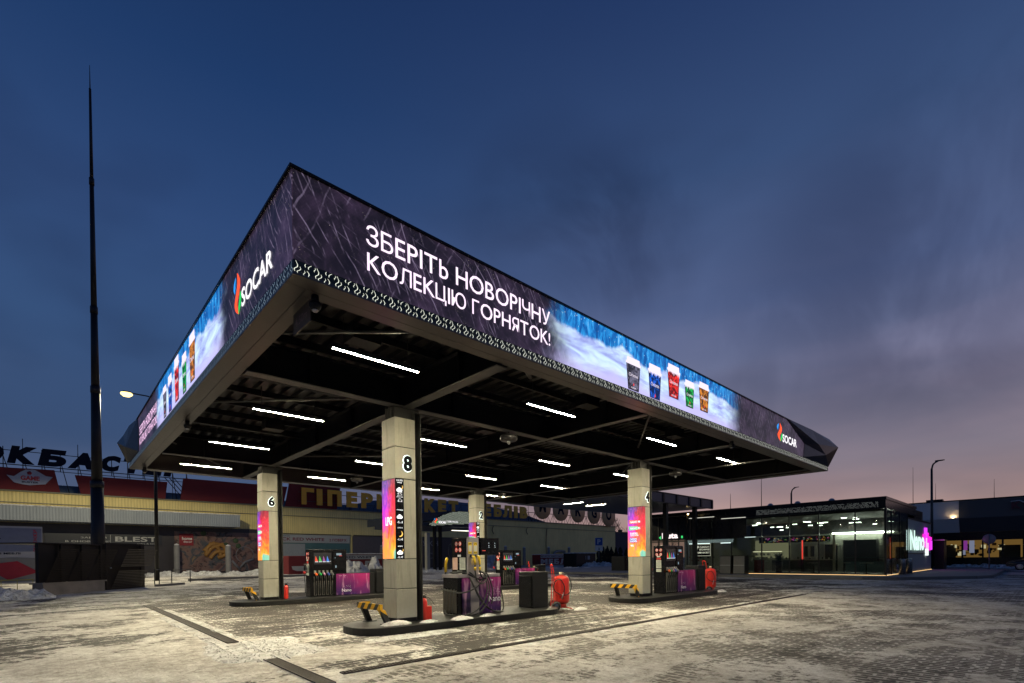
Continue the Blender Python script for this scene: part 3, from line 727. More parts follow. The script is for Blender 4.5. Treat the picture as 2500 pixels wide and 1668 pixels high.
    mb = MB(); text(mb, num, (nx-.028, -.011, z_-.015), XP, ZP, .241, .375, .075); h = mb.build('number_backlight', HALO, t_)
    mb = MB(); text(mb, num, (nx-.012, -.017, z_), XP, ZP, .215, .345, .048, depth=.014); mb.build('number', SIGNBLK, t_)
    return t_
column('8', CX[0], CY[0], 'concrete column with lit black number 8 and LPG screen, nearest the camera', True, True)
column('4', CX[1], CY[0], 'concrete column with lit black number 4 and fuel list screen', False, False)
column('6', CX[0], CY[1], 'concrete column with lit black number 6, at the left', False, False)
column('2', CX[1], CY[1], 'concrete column with lit black number 2, behind the gas dispenser', False, True)

# ================================================================== ISLANDS
def island(x, y, label, x1=5.05):
    mb = MB(); a0, a1, hw, r = x-.98, x+x1, .77, .70; yc = y+.285
    pts = []
    for cx_, cy_, st in ((a1-r, hw-r, 0), (a0+r, hw-r, 90), (a0+r, -hw+r, 180), (a1-r, -hw+r, 270)):
        for k in range(9):
            an = math.radians(st+k*11.25); pts.append((cx_+r*math.cos(an), yc+cy_+r*math.sin(an)))
    mb.prism(pts, (0, 0, 0), XP, YP, ZP, .155)
    o_ = mb.build('pump_island', mat('wet_black_kerb', (.016, .0155, .015), .45, 0, .5, 2, .3, spec=.3), None, .015, loc=(x, yc, 0))
    tag(o_, label, 'pump island', 'kerbed pump islands')
island(CX[0], CY[0], 'low black rounded island under column 8 and the gas dispenser')
island(CX[1], CY[0], 'low black rounded island under column 4', 5.2)
island(CX[0], CY[1], 'low black rounded island under column 6 at the left', 5.3)
island(CX[1], CY[1], 'low black island under column 2, behind the others', 5.3)
# barriers
def make_stripes():
    m, t = material('black_yellow_tape'); q = t.xyz(t.obj())
    s = t.m('FRACT', t.mul(t.add(t.add(q[1], t.mul(q[0], .6)), t.mul(q[2], .9)), 1/.30))
    c = t.mix(t.m('GREATER_THAN', s, .5), (.02, .02, .02, 1), (.80, .42, .01, 1))
    finish(t, bsdf(t, c, .45)); return m
STR = make_stripes()
def barrier(x, y, label):
    t_ = thing('bollard_barrier', label, 'barrier', (x-.27, y+.35, .155), group='striped guard rails', world=False)
    mb = MB()
    mb.prism([(-.36, .305), (.72, .305), (.72, .435), (-.36, .435)], (-.13, 0, 0), YP, ZP, XP, .03)
    mb.box(-.10, .18, .69, .72, .30, .43)
    mb.prism([(-.36, .30), (-.24, .30), (-.24, .43), (-.36, .43)], (-.10, 0, 0), YP, ZP, XP, .03)
    mb.build('rail', STR, t_, .004)
    for yy, m_ in ((-.30, STR), (.50, BLACK)):
        mb = MB(); mb.prism([(-.13, .31), (-.005, .31), (.11, 0), (-.0, 0)] if m_ is BLACK else [(-.13, .31), (-.005, .31), (.14, 0), (.03, 0)], (0, yy-.05, 0), XP, ZP, YP, .10)
        mb.build('leg', m_, t_, .004)
        mb = MB(); mb.box(-.06, .20, yy-.09, yy+.09, 0, .012); mb.build('foot_plate', DARKST, t_)
    return t_
barrier(CX[0], CY[0], 'black and yellow striped guard rail in front of column 8')
barrier(CX[1], CY[0], 'black and yellow striped guard rail in front of column 4')
barrier(CX[0], CY[1], 'black and yellow striped guard rail in front of column 6')

# ================================================================== DISPENSERS
def make_nano():
    m, t = material('purple_cosmic_print'); p = t.obj(); q = t.xyz(p)
    u = q[0]; v = q[2]
    n = t.noise(t.vscale(p, (1.7, 1.7, 1.5)), 1., 3, .5, .5); n2 = t.noise(t.vscale(p, (7, 7, 1.6), (0, 0, 0), (0, .3, 0)), 1., 3, .5, .3)
    f = t.mad(n, .45, t.mad(v, .55, t.mad(u, .16, -.22)))
    c = t.ramp(f, [(.1, (.012, .005, .03, 1)), (.34, (.045, .014, .10, 1)), (.54, (.16, .02, .13, 1)), (.74, (.36, .025, .15, 1)), (.92, (.42, .035, .18, 1))])
    c = t.mix(t.mul(t.step(n2, .52, .72), .55), c, (.72, .36, .55, 1))
    finish(t, bsdf(t, c, .22)); return m
NANO = make_nano()
NOZ = [mat('nozzle_orange', (.8, .13, .02), .4, 0, .1), mat('nozzle_green', (.03, .42, .1), .4, 0, .1), mat('nozzle_mauve', (.45, .2, .38), .4, 0, .1), mat('nozzle_blue', (.05, .1, .45), .4, 0, .1), mat('nozzle_grey', (.2, .2, .22), .4, 0, .1)]
TRI = [glow('tri_red', (.9, .07, .02, 1), 1.), glow('tri_green', (.05, .5, .08, 1), 1.), glow('tri_purple', (.32, .06, .28, 1), 1.), glow('tri_blue', (.03, .2, .7, 1), 1.)]
SOFTW = glow('display_white', (.8, .9, .95, 1), .9); WPAINT = mat('white_print', (.75, .75, .75), .5, 0, .05)
def ring_icon(mb, P, cx, cz, r, m_ring, m_in):
    mb.m(m_ring).face([P(cx+r*math.cos(a*math.pi/8), cz+r*math.sin(a*math.pi/8), .003) for a in range(16)])
    mb.m(m_in).face([P(cx+r*.72*math.cos(a*math.pi/8), cz+r*.72*math.sin(a*math.pi/8), .005) for a in range(16)])
    mb.m(2).face([P(cx-r*.3, cz-r*.35, .007), P(cx+r*.05, cz-r*.35, .007), P(cx+r*.05, cz+r*.4, .007), P(cx-r*.3, cz+r*.4, .007)])
    mb.m(m_ring).face([P(cx-r*.62, cz+r*.5, .008), P(cx-r*.5, cz+r*.62, .008), P(cx+r*.62, cz-r*.5, .008), P(cx+r*.5, cz-r*.62, .008)])
REDP2 = mat('prohibition_red', (.7, .03, .03), .5, 0, .05)
def dispenser(x, y, label):
    t_ = thing('fuel_dispenser', label, 'fuel dispenser', (x, y, .155), group='multi product fuel dispensers', world=False)
    # local origin = front left base corner; +x along the front, +y depth
    mb = MB(); mb.box(.0, 1.42, .01, .44, 0, 1.0).box(0, 1.42, .01, .44, 1.0, 1.775).box(-.0, 1.42, .03, .42, 1.775, 1.79)
    mb.build('cabinet', SIGNBLK, t_, .01)
    mb = MB(); mb.box(.14, .80, -.012, .009, 1.22, 1.66); s = mb.build('grade_display', mat('display_dark', (.03, .03, .035), .2), t_)
    mb = MB()
    for k in range(4):
        a = .18+k*.145; mb.cur = k; mb.face([(a, -.016, 1.33), (a+.115, -.016, 1.33), (a+.03, -.016, 1.54)])
        mb.cur = 4; mb.face([(a-.0, -.018, 1.305), (a+.115, -.018, 1.305), (a+.115, -.018, 1.328), (a, -.018, 1.328)])
    mb.cur = 4; mb.face([(.76, -.018, 1.32), (.785, -.018, 1.32), (.785, -.018, 1.34), (.76, -.018, 1.34)])
    mb.build('grade_marks', TRI+[SOFTW], s)
    mb = MB(); mb.box(.86, 1.36, -.03, .009, .98, 1.74); pt = mb.build('payment_terminal', SIGNBLK, t_, .008)
    mb = MB(); mb.m(0).box(1.0, 1.2, -.036, -.031, 1.56, 1.64).m(1).box(1.1, 1.22, -.038, -.0361, 1.53, 1.555).m(0).box(.95, 1.0, -.036, -.031, 1.08, 1.17).box(.93, .97, -.036, -.031, 1.45, 1.47)
    mb.build('terminal_screen', [glow('terminal_glow', (.35, .5, .6, 1), .6), glow('terminal_red', (.8, .06, .03, 1), .8)], pt)
    # nozzle bay
    mb = MB()
    for k in range(5):
        a = .185+k*.155; mb.box(a-.045, a-.037, -.014, .009, .06, .78).box(a+.037, a+.045, -.014, .009, .06, .78).box(a-.037, a+.037, -.014, .009, .06, .068)
        mb.box(a-.04, a+.04, -.014, .009, .87, .99)
    mb.build('hose_channels', mat('grey_channel', (.28, .27, .24), .4, .5, .2), t_)
    for k in range(5):
        a = .185+k*.155
        mb = MB(); mb.m(1).tube([(a-.035, -.05, .985), (a-.02, -.075, .93), (a, -.08, .88)], .014, 6)
        mb.m(0).tube([(a-.005, -.075, .90), (a+.01, -.095, .85), (a+.035, -.10, .80)], [.03, .045, .036], 8)
        mb.m(2).tube([(a+.035, -.10, .80), (a+.03, -.08, .70), (a+.01, -.05, .6)], .018, 6)
        mb.build('nozzle', [NOZ[k], CHROME, RUB], t_)
        mb = MB(); mb.tube([(a+.01, -.05, .6), (a-.005, -.035, .4), (a+.0, -.03, .15), (a+.02, -.035, .09), (a+.03, -.03, .3), (a+.02, -.03, .55)], .013, 6); mb.build('hose', RUB, t_)
    # side panel with notices
    P = lambda u, z, dd=0.: (-.001-dd, .43-u, z)
    mb = MB()
    for r_ in range(2):
        for c in range(2): ring_icon(mb, P, .13+c*.16, 1.62-r_*.16, .06, 0, 1)
    mb.m(1).box(-.006, -.001, .16, .30, 1.36, 1.41).m(0).box(-.006, -.001, .14, .31, 1.27, 1.335).m(3).box(-.006, -.001, .12, .33, .95, 1.25).m(3).box(-.006, -.001, .12, .33, .81, .92)
    mb.m(2)
    for k in range(9): mb.box(-.008, -.0062, .14, .31-(k % 3)*.02, 1.22-k*.03, 1.226-k*.03)
    mb.build('notices', [REDP2, WPAINT, SIGNBLK, PAPER], t_)
    # side nozzles on the back (seen past the edge)
    mb = MB(); mb.m(1).tube([(-.02, .48, 1.25), (-.02, .5, 1.0)], .03, 8).m(0).tube([(-.02, .5, .95), (-.03, .52, .86)], .045, 8).m(1).tube([(-.03, .52, .84), (0, .52, .5), (.0, .5, .12)], .014, 6)
    mb.build('rear_nozzle', [RED, RUB], t_)
    # low printed cabinet
    mb = MB(); mb.box(.99, 2.62, .03, .44, 0, .86); lc = mb.build('low_cabinet', BLACK, t_, .01)
    mb = MB(); mb.box(.99, 2.38, -.002, .026, .02, .84); pn = mb.build('printed_panel', NANO, t_)
    mb = MB(); text(mb, 'Nano', (1.22, -.006, .14), XP, ZP, .38, .12, .0); mb.build('print_lettering', mat('print_white', (.8, .78, .85), .5, 0, .05), pn); mb = MB(); text(mb, 'NANO  /  SOCAR', (1.10, -.006, .755), XP, ZP, .3, .02, .0)
    mb.build('print_lettering', mat('print_white', (.8, .78, .85), .5, 0, .05), pn); mb = MB()
    for k in range(22):
        a = 1.28+random.random()*.34; b = .27+random.random()*.12
        mb.face([(a-.006, -.006, b), (a, -.006, b-.006), (a+.006, -.006, b), (a, -.006, b+.006)])
    tag(mb.build('print_star_dust', mat('print_white', (.8, .78, .85)), pn), kind='stuff')
    mb = MB(); mb.box(2.68, 3.28, .02, .56, 0, 1.0).box(2.70, 2.99, -.01, .02, .02, .88); mb.build('bin_cabinet', BLACK, t_, .012)
    return t_
d4 = dispenser(14.09, 2.575, 'black fuel dispenser with coloured nozzles and purple panel beside column 4')
d6 = copy_tree(d4); d6.location = (4.60, 11.66, .155); d6['label'] = 'black fuel dispenser with wide purple panel between column 6 and column 8'
d2 = copy_tree(d4); d2.location = (14.12, 11.66, .155); d2['label'] = 'black fuel dispenser seen beyond the gas dispenser, right of column 2'

# ---- LPG dispenser
t_ = thing('gas_dispenser', 'gas dispenser with yellow LPG nozzles, tangled hoses and purple panels', 'gas dispenser', (4.62, 2.50, .155))
x0, y0 = 4.62, 2.54; GREYP = mat('silver_grey_panel', (.33, .30, .31), .35, .4, .2)
mb = MB(); mb.m(0).box(x0+.02, x0+1.34, y0+.02, y0+.62, .155, 1.07).m(1).box(x0, x0+1.36, y0, y0+.64, 1.07, 1.15); mb.build('lower_cabinet', [SIGNBLK, GREYP], t_, .008)
mb = MB(); mb.box(4.90, 5.27, y0+.01, y0+.60, 1.15, 2.04); mb.build('head', SIGNBLK, t_, .008)
mb = MB(); mb.box(4.905, 5.26, y0-.03, y0+.005, 1.151, 2.05); mb.box(5.0, 5.26, y0-.03, y0+.0, .16, 1.069); mb.build('front_post', GREYP, t_, .006)
mb = MB(); mb.box(5.36, 5.96, y0, y0+.45, 1.62, 2.05).box(5.27, 5.36, y0+.1, y0+.3, 1.7, 1.95); dp = mb.build('display_head', SIGNBLK, t_, .01)
mb = MB()
for a in (5.60, 5.80): text(mb, '0', (a, y0-.004, 1.90), XP, ZP, .022, .03, .02); text(mb, '0', (a, y0-.004, 1.84), XP, ZP, .022, .03, .02); text(mb, '19,9', (a-.01, y0-.004, 1.80), XP, ZP, .05, .02, .01)
mb.m(1).box(5.40, 5.5, y0-.006, y0-.001, 1.72, 1.735)
mb.build('display_digits', [SOFTW, glow('terminal_red', (.8, .06, .03, 1), .8)], dp)
mb = MB(); mb.box(x0+.14, 5.0-.003, y0-.022, y0+.018, .16, 1.06); mb.build('pink_panel', NANO, t_)
mb = MB(); mb.box(5.28, x0+1.36, y0-.022, y0+.018, .17, 1.06); pn = mb.build('printed_panel', NANO, t_)
mb = MB(); text(mb, 'Nano', (5.58, y0-.026, .45), XP, ZP, .38, .15, .0); mb.build('print_lettering', mat('print_white', (.8, .78, .85), .5), pn); mb = MB(); text(mb, 'SOCAR', (5.6, y0-.026, .98), XP, ZP, .12, .022, .01)
mb.build('print_lettering', mat('print_white', (.8, .78, .85), .5), pn); mb = MB()
for k in range(60):
    a = 5.5+random.random()*.44; b = .6+random.random()*.2
    mb.face([(a-.006, y0-.026, b), (a, y0-.026, b-.006), (a+.006, y0-.026, b), (a, y0-.026, b+.006)])
tag(mb.build('print_star_dust', mat('print_white', (.8, .78, .85), .5), pn), kind='stuff')
# side window recess with hoses
mb = MB(); mb.box(x0-.004, x0+.016, y0+.06, y0+.60, .22, .78); mb.build('side_window', mat('dull_window', (.07, .065, .055), .12), t_)
mb = MB()
for a, b in ((.12, .2), (.24, .32), (.38, .44), (.5, .52)): mb.tube([(x0-.01, y0+a, .80), (x0-.03, y0+a+.01, .5), (x0-.03, y0+b, .25), (x0-.02, y0+a+.05, .2)], .012, 6)
mb.build('side_hoses', RUB, t_)
mb = MB(); P = lambda u, z, dd=0.: (4.899-dd, y0+.60-u, z)
for r_ in range(2):
    for c in range(2): ring_icon(mb, P, .2+c*.15, 1.90-r_*.15, .058, 0, 1)
mb.m(1).box(4.893, 4.899, y0+.22, y0+.35, 1.58, 1.63)
mb.m(3).box(4.893, 4.899, y0+.36, y0+.57, 1.26, 1.56); mb.m(4).box(4.893, 4.899, y0+.04, y0+.27, 1.26, 1.56).box(4.893, 4.899, y0+.18, y0+.38, 1.16, 1.235)
mb.m(2)
for k in range(8): mb.box(4.890, 4.8928, y0+.06, y0+.25-(k % 3)*.02, 1.53-k*.03, 1.536-k*.03)
mb.build('notices', [REDP2, WPAINT, SIGNBLK, mat('pink_notice', (.55, .36, .30), .7), PAPER], t_)
YP_ = mat('yellow_plastic', (.72, .48, .02), .4, 0, .1)
mb = MB()
for a in (4.93, 5.10):
    yf_ = y0-.031
    mb.m(0).box(a, a+.11, yf_-.004, yf_, 1.65, 1.93).m(1).box(a+.012, a+.098, yf_-.007, yf_-.0042, 1.71, 1.85).m(2); text(mb, 'LPG', (a+.015, yf_-.008, 1.875), XP, ZP, .08, .035, .02); text(mb, '8 +2' if a < 5 else '8 +1', (a+.015, yf_-.008, 1.665), XP, ZP, .08, .03, .02)
mb.build('yellow_plates', [YP_, PAPER, SIGNBLK], t_)
for a in (5.0, 5.15):
    mb = MB(); yf_ = y0-.031
    mb.m(1).tube([(a-.03, yf_-.02, 1.60), (a, yf_-.06, 1.59)], .035, 8).m(0).tube([(a, yf_-.06, 1.60), (a+.03, yf_-.10, 1.57), (a+.045, yf_-.11, 1.45), (a+.05, yf_-.11, 1.38)], [.028, .034, .03, .022], 8)
    mb.m(0).tube([(a+.05, yf_-.11, 1.33), (a+.05, yf_-.11, 1.25)], .03, 8).m(0).tube([(a+.0, yf_-.08, 1.55), (a-.04, yf_-.11, 1.45), (a-.03, yf_-.1, 1.38)], .007, 5)
    mb.m(1).tube([(a+.05, yf_-.11, 1.38), (a+.05, yf_-.11, 1.33)], .014, 6)
    mb.build('gas_nozzle', [YP_, RUB], t_)
mb = MB(); mb.m(0).tube([(4.8, y0+.66, 1.55), (4.78, y0+.7, 1.4), (4.78, y0+.7, 1.2)], .035, 8).m(1).tube([(4.78, y0+.7, 1.2), (4.74, y0+.7, 1.1), (4.85, y0+.5, 1.16)], .018, 8); mb.build('gas_nozzle', [YP_, RUB], t_)
yf_ = y0-.10
H = [[(5.05, yf_-.04, 1.25), (5.07, yf_-.08, 1.02), (5.2, yf_-.1, .92), (5.38, yf_-.06, 1.0), (5.40, yf_, 1.14), (5.30, yf_+.1, 1.22)],
     [(5.2, yf_-.04, 1.25), (5.24, yf_-.05, 1.1), (5.36, yf_-.05, 1.06), (5.46, yf_-.02, 1.14), (5.36, yf_+.1, 1.20)],
     [(4.72, y0+.45, 1.19), (4.85, y0+.1, 1.21), (5.02, yf_+.02, 1.10), (5.22, yf_-.03, 1.03), (5.42, yf_, 1.05)],
     [(4.70, y0+.3, 1.17), (4.95, y0+.0, 1.20), (5.1, yf_-.01, 1.07), (5.3, yf_-.02, .99), (5.40, yf_+.02, 1.16)],
     [(4.92, yf_+.02, 1.08), (5.02, yf_-.03, .85), (5.18, yf_-.06, .55), (5.4, yf_-.08, .32), (5.7, yf_-.08, .2), (5.95, yf_-.04, .19)],
     [(4.95, yf_+.02, 1.06), (5.08, yf_-.05, .75), (5.3, yf_-.09, .42), (5.55, yf_-.1, .24), (5.85, yf_-.06, .18)],
     [(5.42, yf_, 1.05), (5.40, yf_-.08, .8), (5.25, yf_-.13, .5), (5.0, yf_-.14, .28), (4.7, yf_-.08, .19), (4.56, y0+.1, .18), (4.56, y0+.4, .19), (4.62, y0+.55, .3)],
     [(5.44, yf_, 1.08), (5.46, yf_-.09, .85), (5.36, yf_-.14, .5), (5.2, yf_-.15, .3), (5.0, yf_-.12, .19), (4.8, yf_-.04, .175)],
     [(4.56, y0+.6, .80), (4.56, y0+.3, .76), (4.62, y0-.06, .72), (4.85, yf_-.01, .74), (5.1, yf_-.06, .85), (5.25, yf_-.05, .98)],
     [(5.48, yf_, 1.13), (5.56, yf_-.02, .95), (5.60, yf_-.05, .7), (5.56, yf_-.05, .4)],
     [(5.97, y0-.03, .8), (6.02, y0-.05, .5), (6.04, y0-.05, .25), (5.96, y0-.05, .17)]]
for h in H: mb = MB(); mb.tube(catm(h), .018, 7); mb.build('hose', RUB, t_)
# ---- box cabinet
t_ = thing('waste_cabinet', 'plain black box cabinet with lower door section on the near island', 'cabinet', (7.45, 2.8, .155))
mb = MB(); mb.box(7.16, 7.76, 2.52, 3.08, .156, 1.15); mb.build('body', BLACK, t_, .01)
mb = MB(); mb.box(7.125, 7.155, 2.56, 3.05, .18, 1.04); mb.build('door', SIGNBLK, t_, .01)

# ================================================================== FIRE EXTINGUISHERS
def big_ext(x, y, rz, label):
    t_ = thing('wheeled_fire_extinguisher', label, 'fire extinguisher', (x, y, 0), rz, 'large red wheeled fire extinguishers', world=False)
    mb = MB(); mb.lathe([(0, .16), (.12, .165), (.19, .19), (.225, .25), (.23, .3), (.23, .86), (.215, .93), (.16, .985), (.07, 1.01), (.05, 1.02), (0, 1.02)], seg=28); mb.lathe([(.15, .165), (.15, .05), (.13, .05), (.13, .16)], seg=20); mb.build('tank', RED, t_)
    mb = MB(); mb.lathe([(0, 1.1), (.05, 1.1), (.055, 1.05), (.045, 1.0), (.03, .98)], seg=12); mb.tube([(0, 0, 1.06), (-.02, -.12, 1.07)], .02, 8); mb.build('valve', mat('brass_valve', (.6, .5, .35), .4, .5), t_)
    mb = MB()
    for s in (-.13, .13): mb.tube(catm([(-.30, s, .06), (-.27, s, .5), (-.25, s, .95), (-.28, s, 1.2), (-.30, s, 1.30)]), .014, 8)
    mb.tube(catm([(-.30, -.13, 1.29), (-.3, -.08, 1.33), (-.3, .08, 1.33), (-.30, .13, 1.29)]), .014, 8); mb.tube([(-.26, -.13, .9), (-.1, -.1, .99), (.1, -.1, .99)], .01, 6)
    mb.tube(catm([(-.05, -.1, .08), (.15, -.12, .06), (.30, -.1, .015), (.30, .1, .015), (.15, .12, .06), (-.05, .1, .08)]), .011, 6)
    mb.build('handle_frame', RED, t_)
    for s in (-.27, .27):
        mb = MB(); mb.m(0).lathe([(.06, -.03), (.125, -.03), (.13, 0), (.125, .03), (.06, .03)], (-.22, s, .13), 20, (0, 1, 0)).m(1).lathe([(0, -.02), (.07, -.02), (.07, .02), (0, .02)], (-.22, s, .13), 16, (0, 1, 0)); mb.build('wheel', [RUB, CHROME], t_)
    mb = MB(); mb.tube([(-.22, -.27, .13), (-.22, .27, .13)], .014, 8); mb.build('axle', DARKST, t_)
    mb = MB(); mb.tube(catm([(-.02, -.12, 1.07), (.16, -.2, .98), (.26, -.14, .75), (.24, -.12, .55), (.1, -.25, .45), (-.1, -.26, .46), (-.26, -.18, .6), (-.24, -.2, .82), (-.1, -.25, .9), (.02, -.27, .7), (.0, -.27, .5)]), .014, 7); mb.build('hose', RUB, t_)
    mb = MB(); mb.tube([(.0, -.27, .52), (-.07, -.29, .33)], [.012, .018], 8); mb.build('discharge_nozzle', CHROME, t_)
    return t_
e1 = big_ext(8.62, 2.78, -.6, 'large red wheeled fire extinguisher beside the black cabinet on the near island')
for x, y, r, l in ((18.35, 2.85, -.6, 'large red wheeled fire extinguisher at the end of the island of column 4'), (16.75, 11.95, -.6, 'large red wheeled fire extinguisher farther back, seen behind the nearest one')):
    o = copy_tree(e1); o.location = (x, y, 0); o.rotation_euler = (0, 0, r); o['label'] = l
def small_ext(x, y, label, hoses):
    t_ = thing('fire_extinguisher', label, 'fire extinguisher', (x, y, .155), 0, 'small red fire extinguishers', world=False)
    mb = MB(); mb.lathe([(0, 0), (.075, .005), (.08, .03), (.08, .40), (.06, .47), (.02, .5), (0, .5)], seg=18); mb.build('tank', RED, t_)
    mb = MB(); mb.box(-.03, .05, -.02, .02, .5, .54); mb.tube([(-.02, 0, .54), (.08, 0, .58)], .01, 6); mb.build('valve', BLACK, t_)
    mb = MB(); mb.tube(catm([(.0, -.02, .52), (.12, -.03, .5), (.22, -.03, .40), (.26, -.03, .33)] if hoses else [(.02, -.02, .52), (.08, -.04, .45), (.08, -.05, .2)]), .009, 6); mb.build('hose', RUB, t_)
    if hoses:
        mb = MB(); mb.box(.02, .16, -.08, .08, 0, .31); mb.build('holder', RED, t_)
small_ext(CX[0]+.74, CY[0]+.10, 'small red fire extinguisher in a red holder beside column 8', True)
small_ext(CX[0]+.76, CY[1]+.06, 'small red fire extinguisher standing beside column 6', False)

# ================================================================== DRAIN CHANNELS
def channel(label, a, b, c, ax):
    m = mat('rusty_grating', (.035, .022, .017), .55, .3, .5, 3)
    t_ = thing('drain_channel', label, 'drain', (a, c, 0) if ax == 'x' else (c, a, 0))
    mb = MB(); n_ = int((b-a)/.05)
    if ax == 'x': mb.box(a, b, c-.07, c-.058, .004, .02).box(a, b, c+.058, c+.07, .004, .02)
    else: mb.box(c-.10, c-.09, a, b, .004, .022).box(c+.09, c+.10, a, b, .004, .022)
    mb.build('edge_angle', m, t_)
    mb = MB()
    for k in range(n_):
        s = a+k*.05
        if ax == 'x': mb.box(s, s+.022, c-.057, c+.057, .004, .016)
        else: mb.box(c-.089, c+.089, s, s+.022, .004, .016)
    mb.build('grating', m, t_)
    mb = MB()
    if ax == 'x': mb.box(a, b, c-.057, c+.057, .001, .003)
    else: mb.box(c-.089, c+.089, a, b, .001, .003)
    mb.build('channel_bed', SIGNBLK, t_)
channel('long grated drain channel crossing the snow at the left canopy edge', 3.3, 14.6, -.02, 'y')
channel('short piece of grated drain showing through snow at the bottom of the picture', -1.05, 1.15, -.02, 'y')
channel('narrow drain channel running along the front canopy edge', .35, 19.0, -.60, 'x')

# ================================================================== SNOW RIDGES AND HEAPS
def snow_patch(name, label, pts_fn, nx, ny, h, seed, thr=.0, group=None, cat='snow', top=True):
    """irregular lumpy sheet: pts_fn(u,v)->(x,y), height h*noise; only where it stands proud"""
    mb = MB(); G = {}
    for i in range(nx+1):
        for j in range(ny+1):
            u, v = i/nx, j/ny; x, y = pts_fn(u, v)
            ed = min(1, 4*min(v, 1-v))*min(1, 6*min(u, 1-u))
            nz = mnoise.fractal(Vector((x*1.1+seed, y*1.1, seed*.7)), 1.1, 2., 3)
            n2 = mnoise.noise(Vector((x*4+seed, y*4, seed)))
            z = h*(.55*nz+.55+.13*n2)*ed-h*.12-thr*h
            G[i, j] = (x, y, z if callable(h) is False else z)
    for i in range(nx):
        for j in range(ny):
            q = [G[i, j], G[i+1, j], G[i+1, j+1], G[i, j+1]]
            if max(p[2] for p in q) > 0: mb.face([(a, b, max(c, -.03)) for a, b, c in q], True)
    if not mb.f: return
    o_ = mb.build(name, SNOW); bm = bmesh.new(); bm.from_mesh(o_.data); bmesh.ops.remove_doubles(bm, verts=bm.verts, dist=.0005); bm.to_mesh(o_.data); bm.free()
    for p_ in o_.data.polygons: p_.use_smooth = True
    tag(o_, label, cat, group, 'stuff'); return o_
snow_patch('snow_ridge', 'thin broken snow ridge beside the front drain channel', lambda u, v: (.5+u*17.5, -.98+v*.33), 700, 12, .06, 3., .55)
snow_patch('snow_ridge', 'thin broken snow ridge inside the front drain channel', lambda u, v: (.3+u*18.2, -.46+v*.30), 700, 12, .045, 9., .6)
snow_patch('snow_ridge', 'trodden snow along the left drain channel', lambda u, v: (.0+v*.34, -.9+u*14), 500, 14, .055, 5., .25)
snow_patch('snow_ridge', 'loose snow on the outer side of the left drain channel', lambda u, v: (-.42+v*.36, -1.+u*14), 500, 14, .055, 15., .3)
snow_patch('snow_patch', 'thick patch of snow against the rounded end of the near island', lambda u, v: (1.1+u*5.2, 1.25+v*.68), 240, 40, .085, 21., .35)
snow_patch('snow_patch', 'low crust of snow covering the middle of the left drain', lambda u, v: (-.9+v*2.2, .9+u*2.8), 120, 90, .07, 33., .2)
snow_patch('snow_heap', 'heap of cleared snow in front of the concrete plinth at the left', lambda u, v: (-4.9+u*2.6, 22.2+v*2.8), 120, 90, .62, 41., -.1)
snow_patch('snow_heap', 'ridge of ploughed snow in front of the furniture store shopfronts', lambda u, v: (3.+u*16, 58.5+v*4-u*12), 200, 50, .7, 47., .0)
snow_patch('snow_heap', 'bright heap of snow behind the purple panel left of column 8', lambda u, v: (16.5+u*4.4, 34.4+v*2.6), 120, 60, 1.9, 52., -.05)
snow_patch('snow_heap', 'snow bank at the foot of the dark conifers', lambda u, v: (58.5+u*10.5, 42.6+v*4-u*4), 160, 50, 1.0, 61., -.05)
snow_patch('snow_heap', 'tall snow heap against the yellow wall behind column 2', lambda u, v: (52+u*9., 60.5+v*5), 100, 50, 3.4, 66., -.05)
snow_patch('snow_heap', 'low snow bank beside the dark car at the far right', lambda u, v: (58.0+v*1.6, -4.8-u*8), 100, 30, .16, 71., -.1)
snow_patch('snow_heap', 'low snow bank along the restaurant wall', lambda u, v: (65.2+v*2.2, 1.8-u*12), 120, 30, .55, 77., -.2)
snow_patch('snow_heap', 'snow strip behind the middle lanes', lambda u, v: (24+u*30, 42+v*3-u*9), 260, 30, .5, 83., .1)
def lump(x, y, z, r, label):
    mb = MB(); n_ = 18; m_ = 8; G = {}
    for i in range(n_):
        for j in range(m_+1):
            a = 2*math.pi*i/n_; rr = r*j/m_*(1+.35*mnoise.noise(Vector((math.cos(a)*1.3+x*3, math.sin(a)*1.3, x))))
            G[i, j] = Vector((x+rr*math.cos(a)*1.5, y+rr*math.sin(a)*.7, z-.005+r*.38*math.cos(j/m_*math.pi/2)**.7*(1+.3*mnoise.noise(Vector((i*.7, j*.6, x))))))
    for i in range(n_):
        for j in range(m_): mb.face([G[i, j], G[(i+1) % n_, j], G[(i+1) % n_, j+1], G[i, j+1]], True)
    tag(mb.build('snow_lump', SNOW), label, 'snow', 'lumps of snow on the islands', 'stuff')
lump(2.85, 2.30, .155, .24, 'lump of snow on the island edge at the foot of the guard rail by column 8')
lump(3.55, 2.16, .155, .15, 'small snow lump at the foot of column 8'); lump(4.35, 2.05, .155, .2, 'snow on the island edge left of the gas dispenser')
lump(5.2, 2.1, .155, .17, 'snow on the island edge below the gas dispenser'); lump(8.9, 2.3, 0, .2, 'snow at the wheel of the nearest large extinguisher'); lump(18.6, 2.5, 0, .25, 'snow at the foot of the extinguisher by column 4')

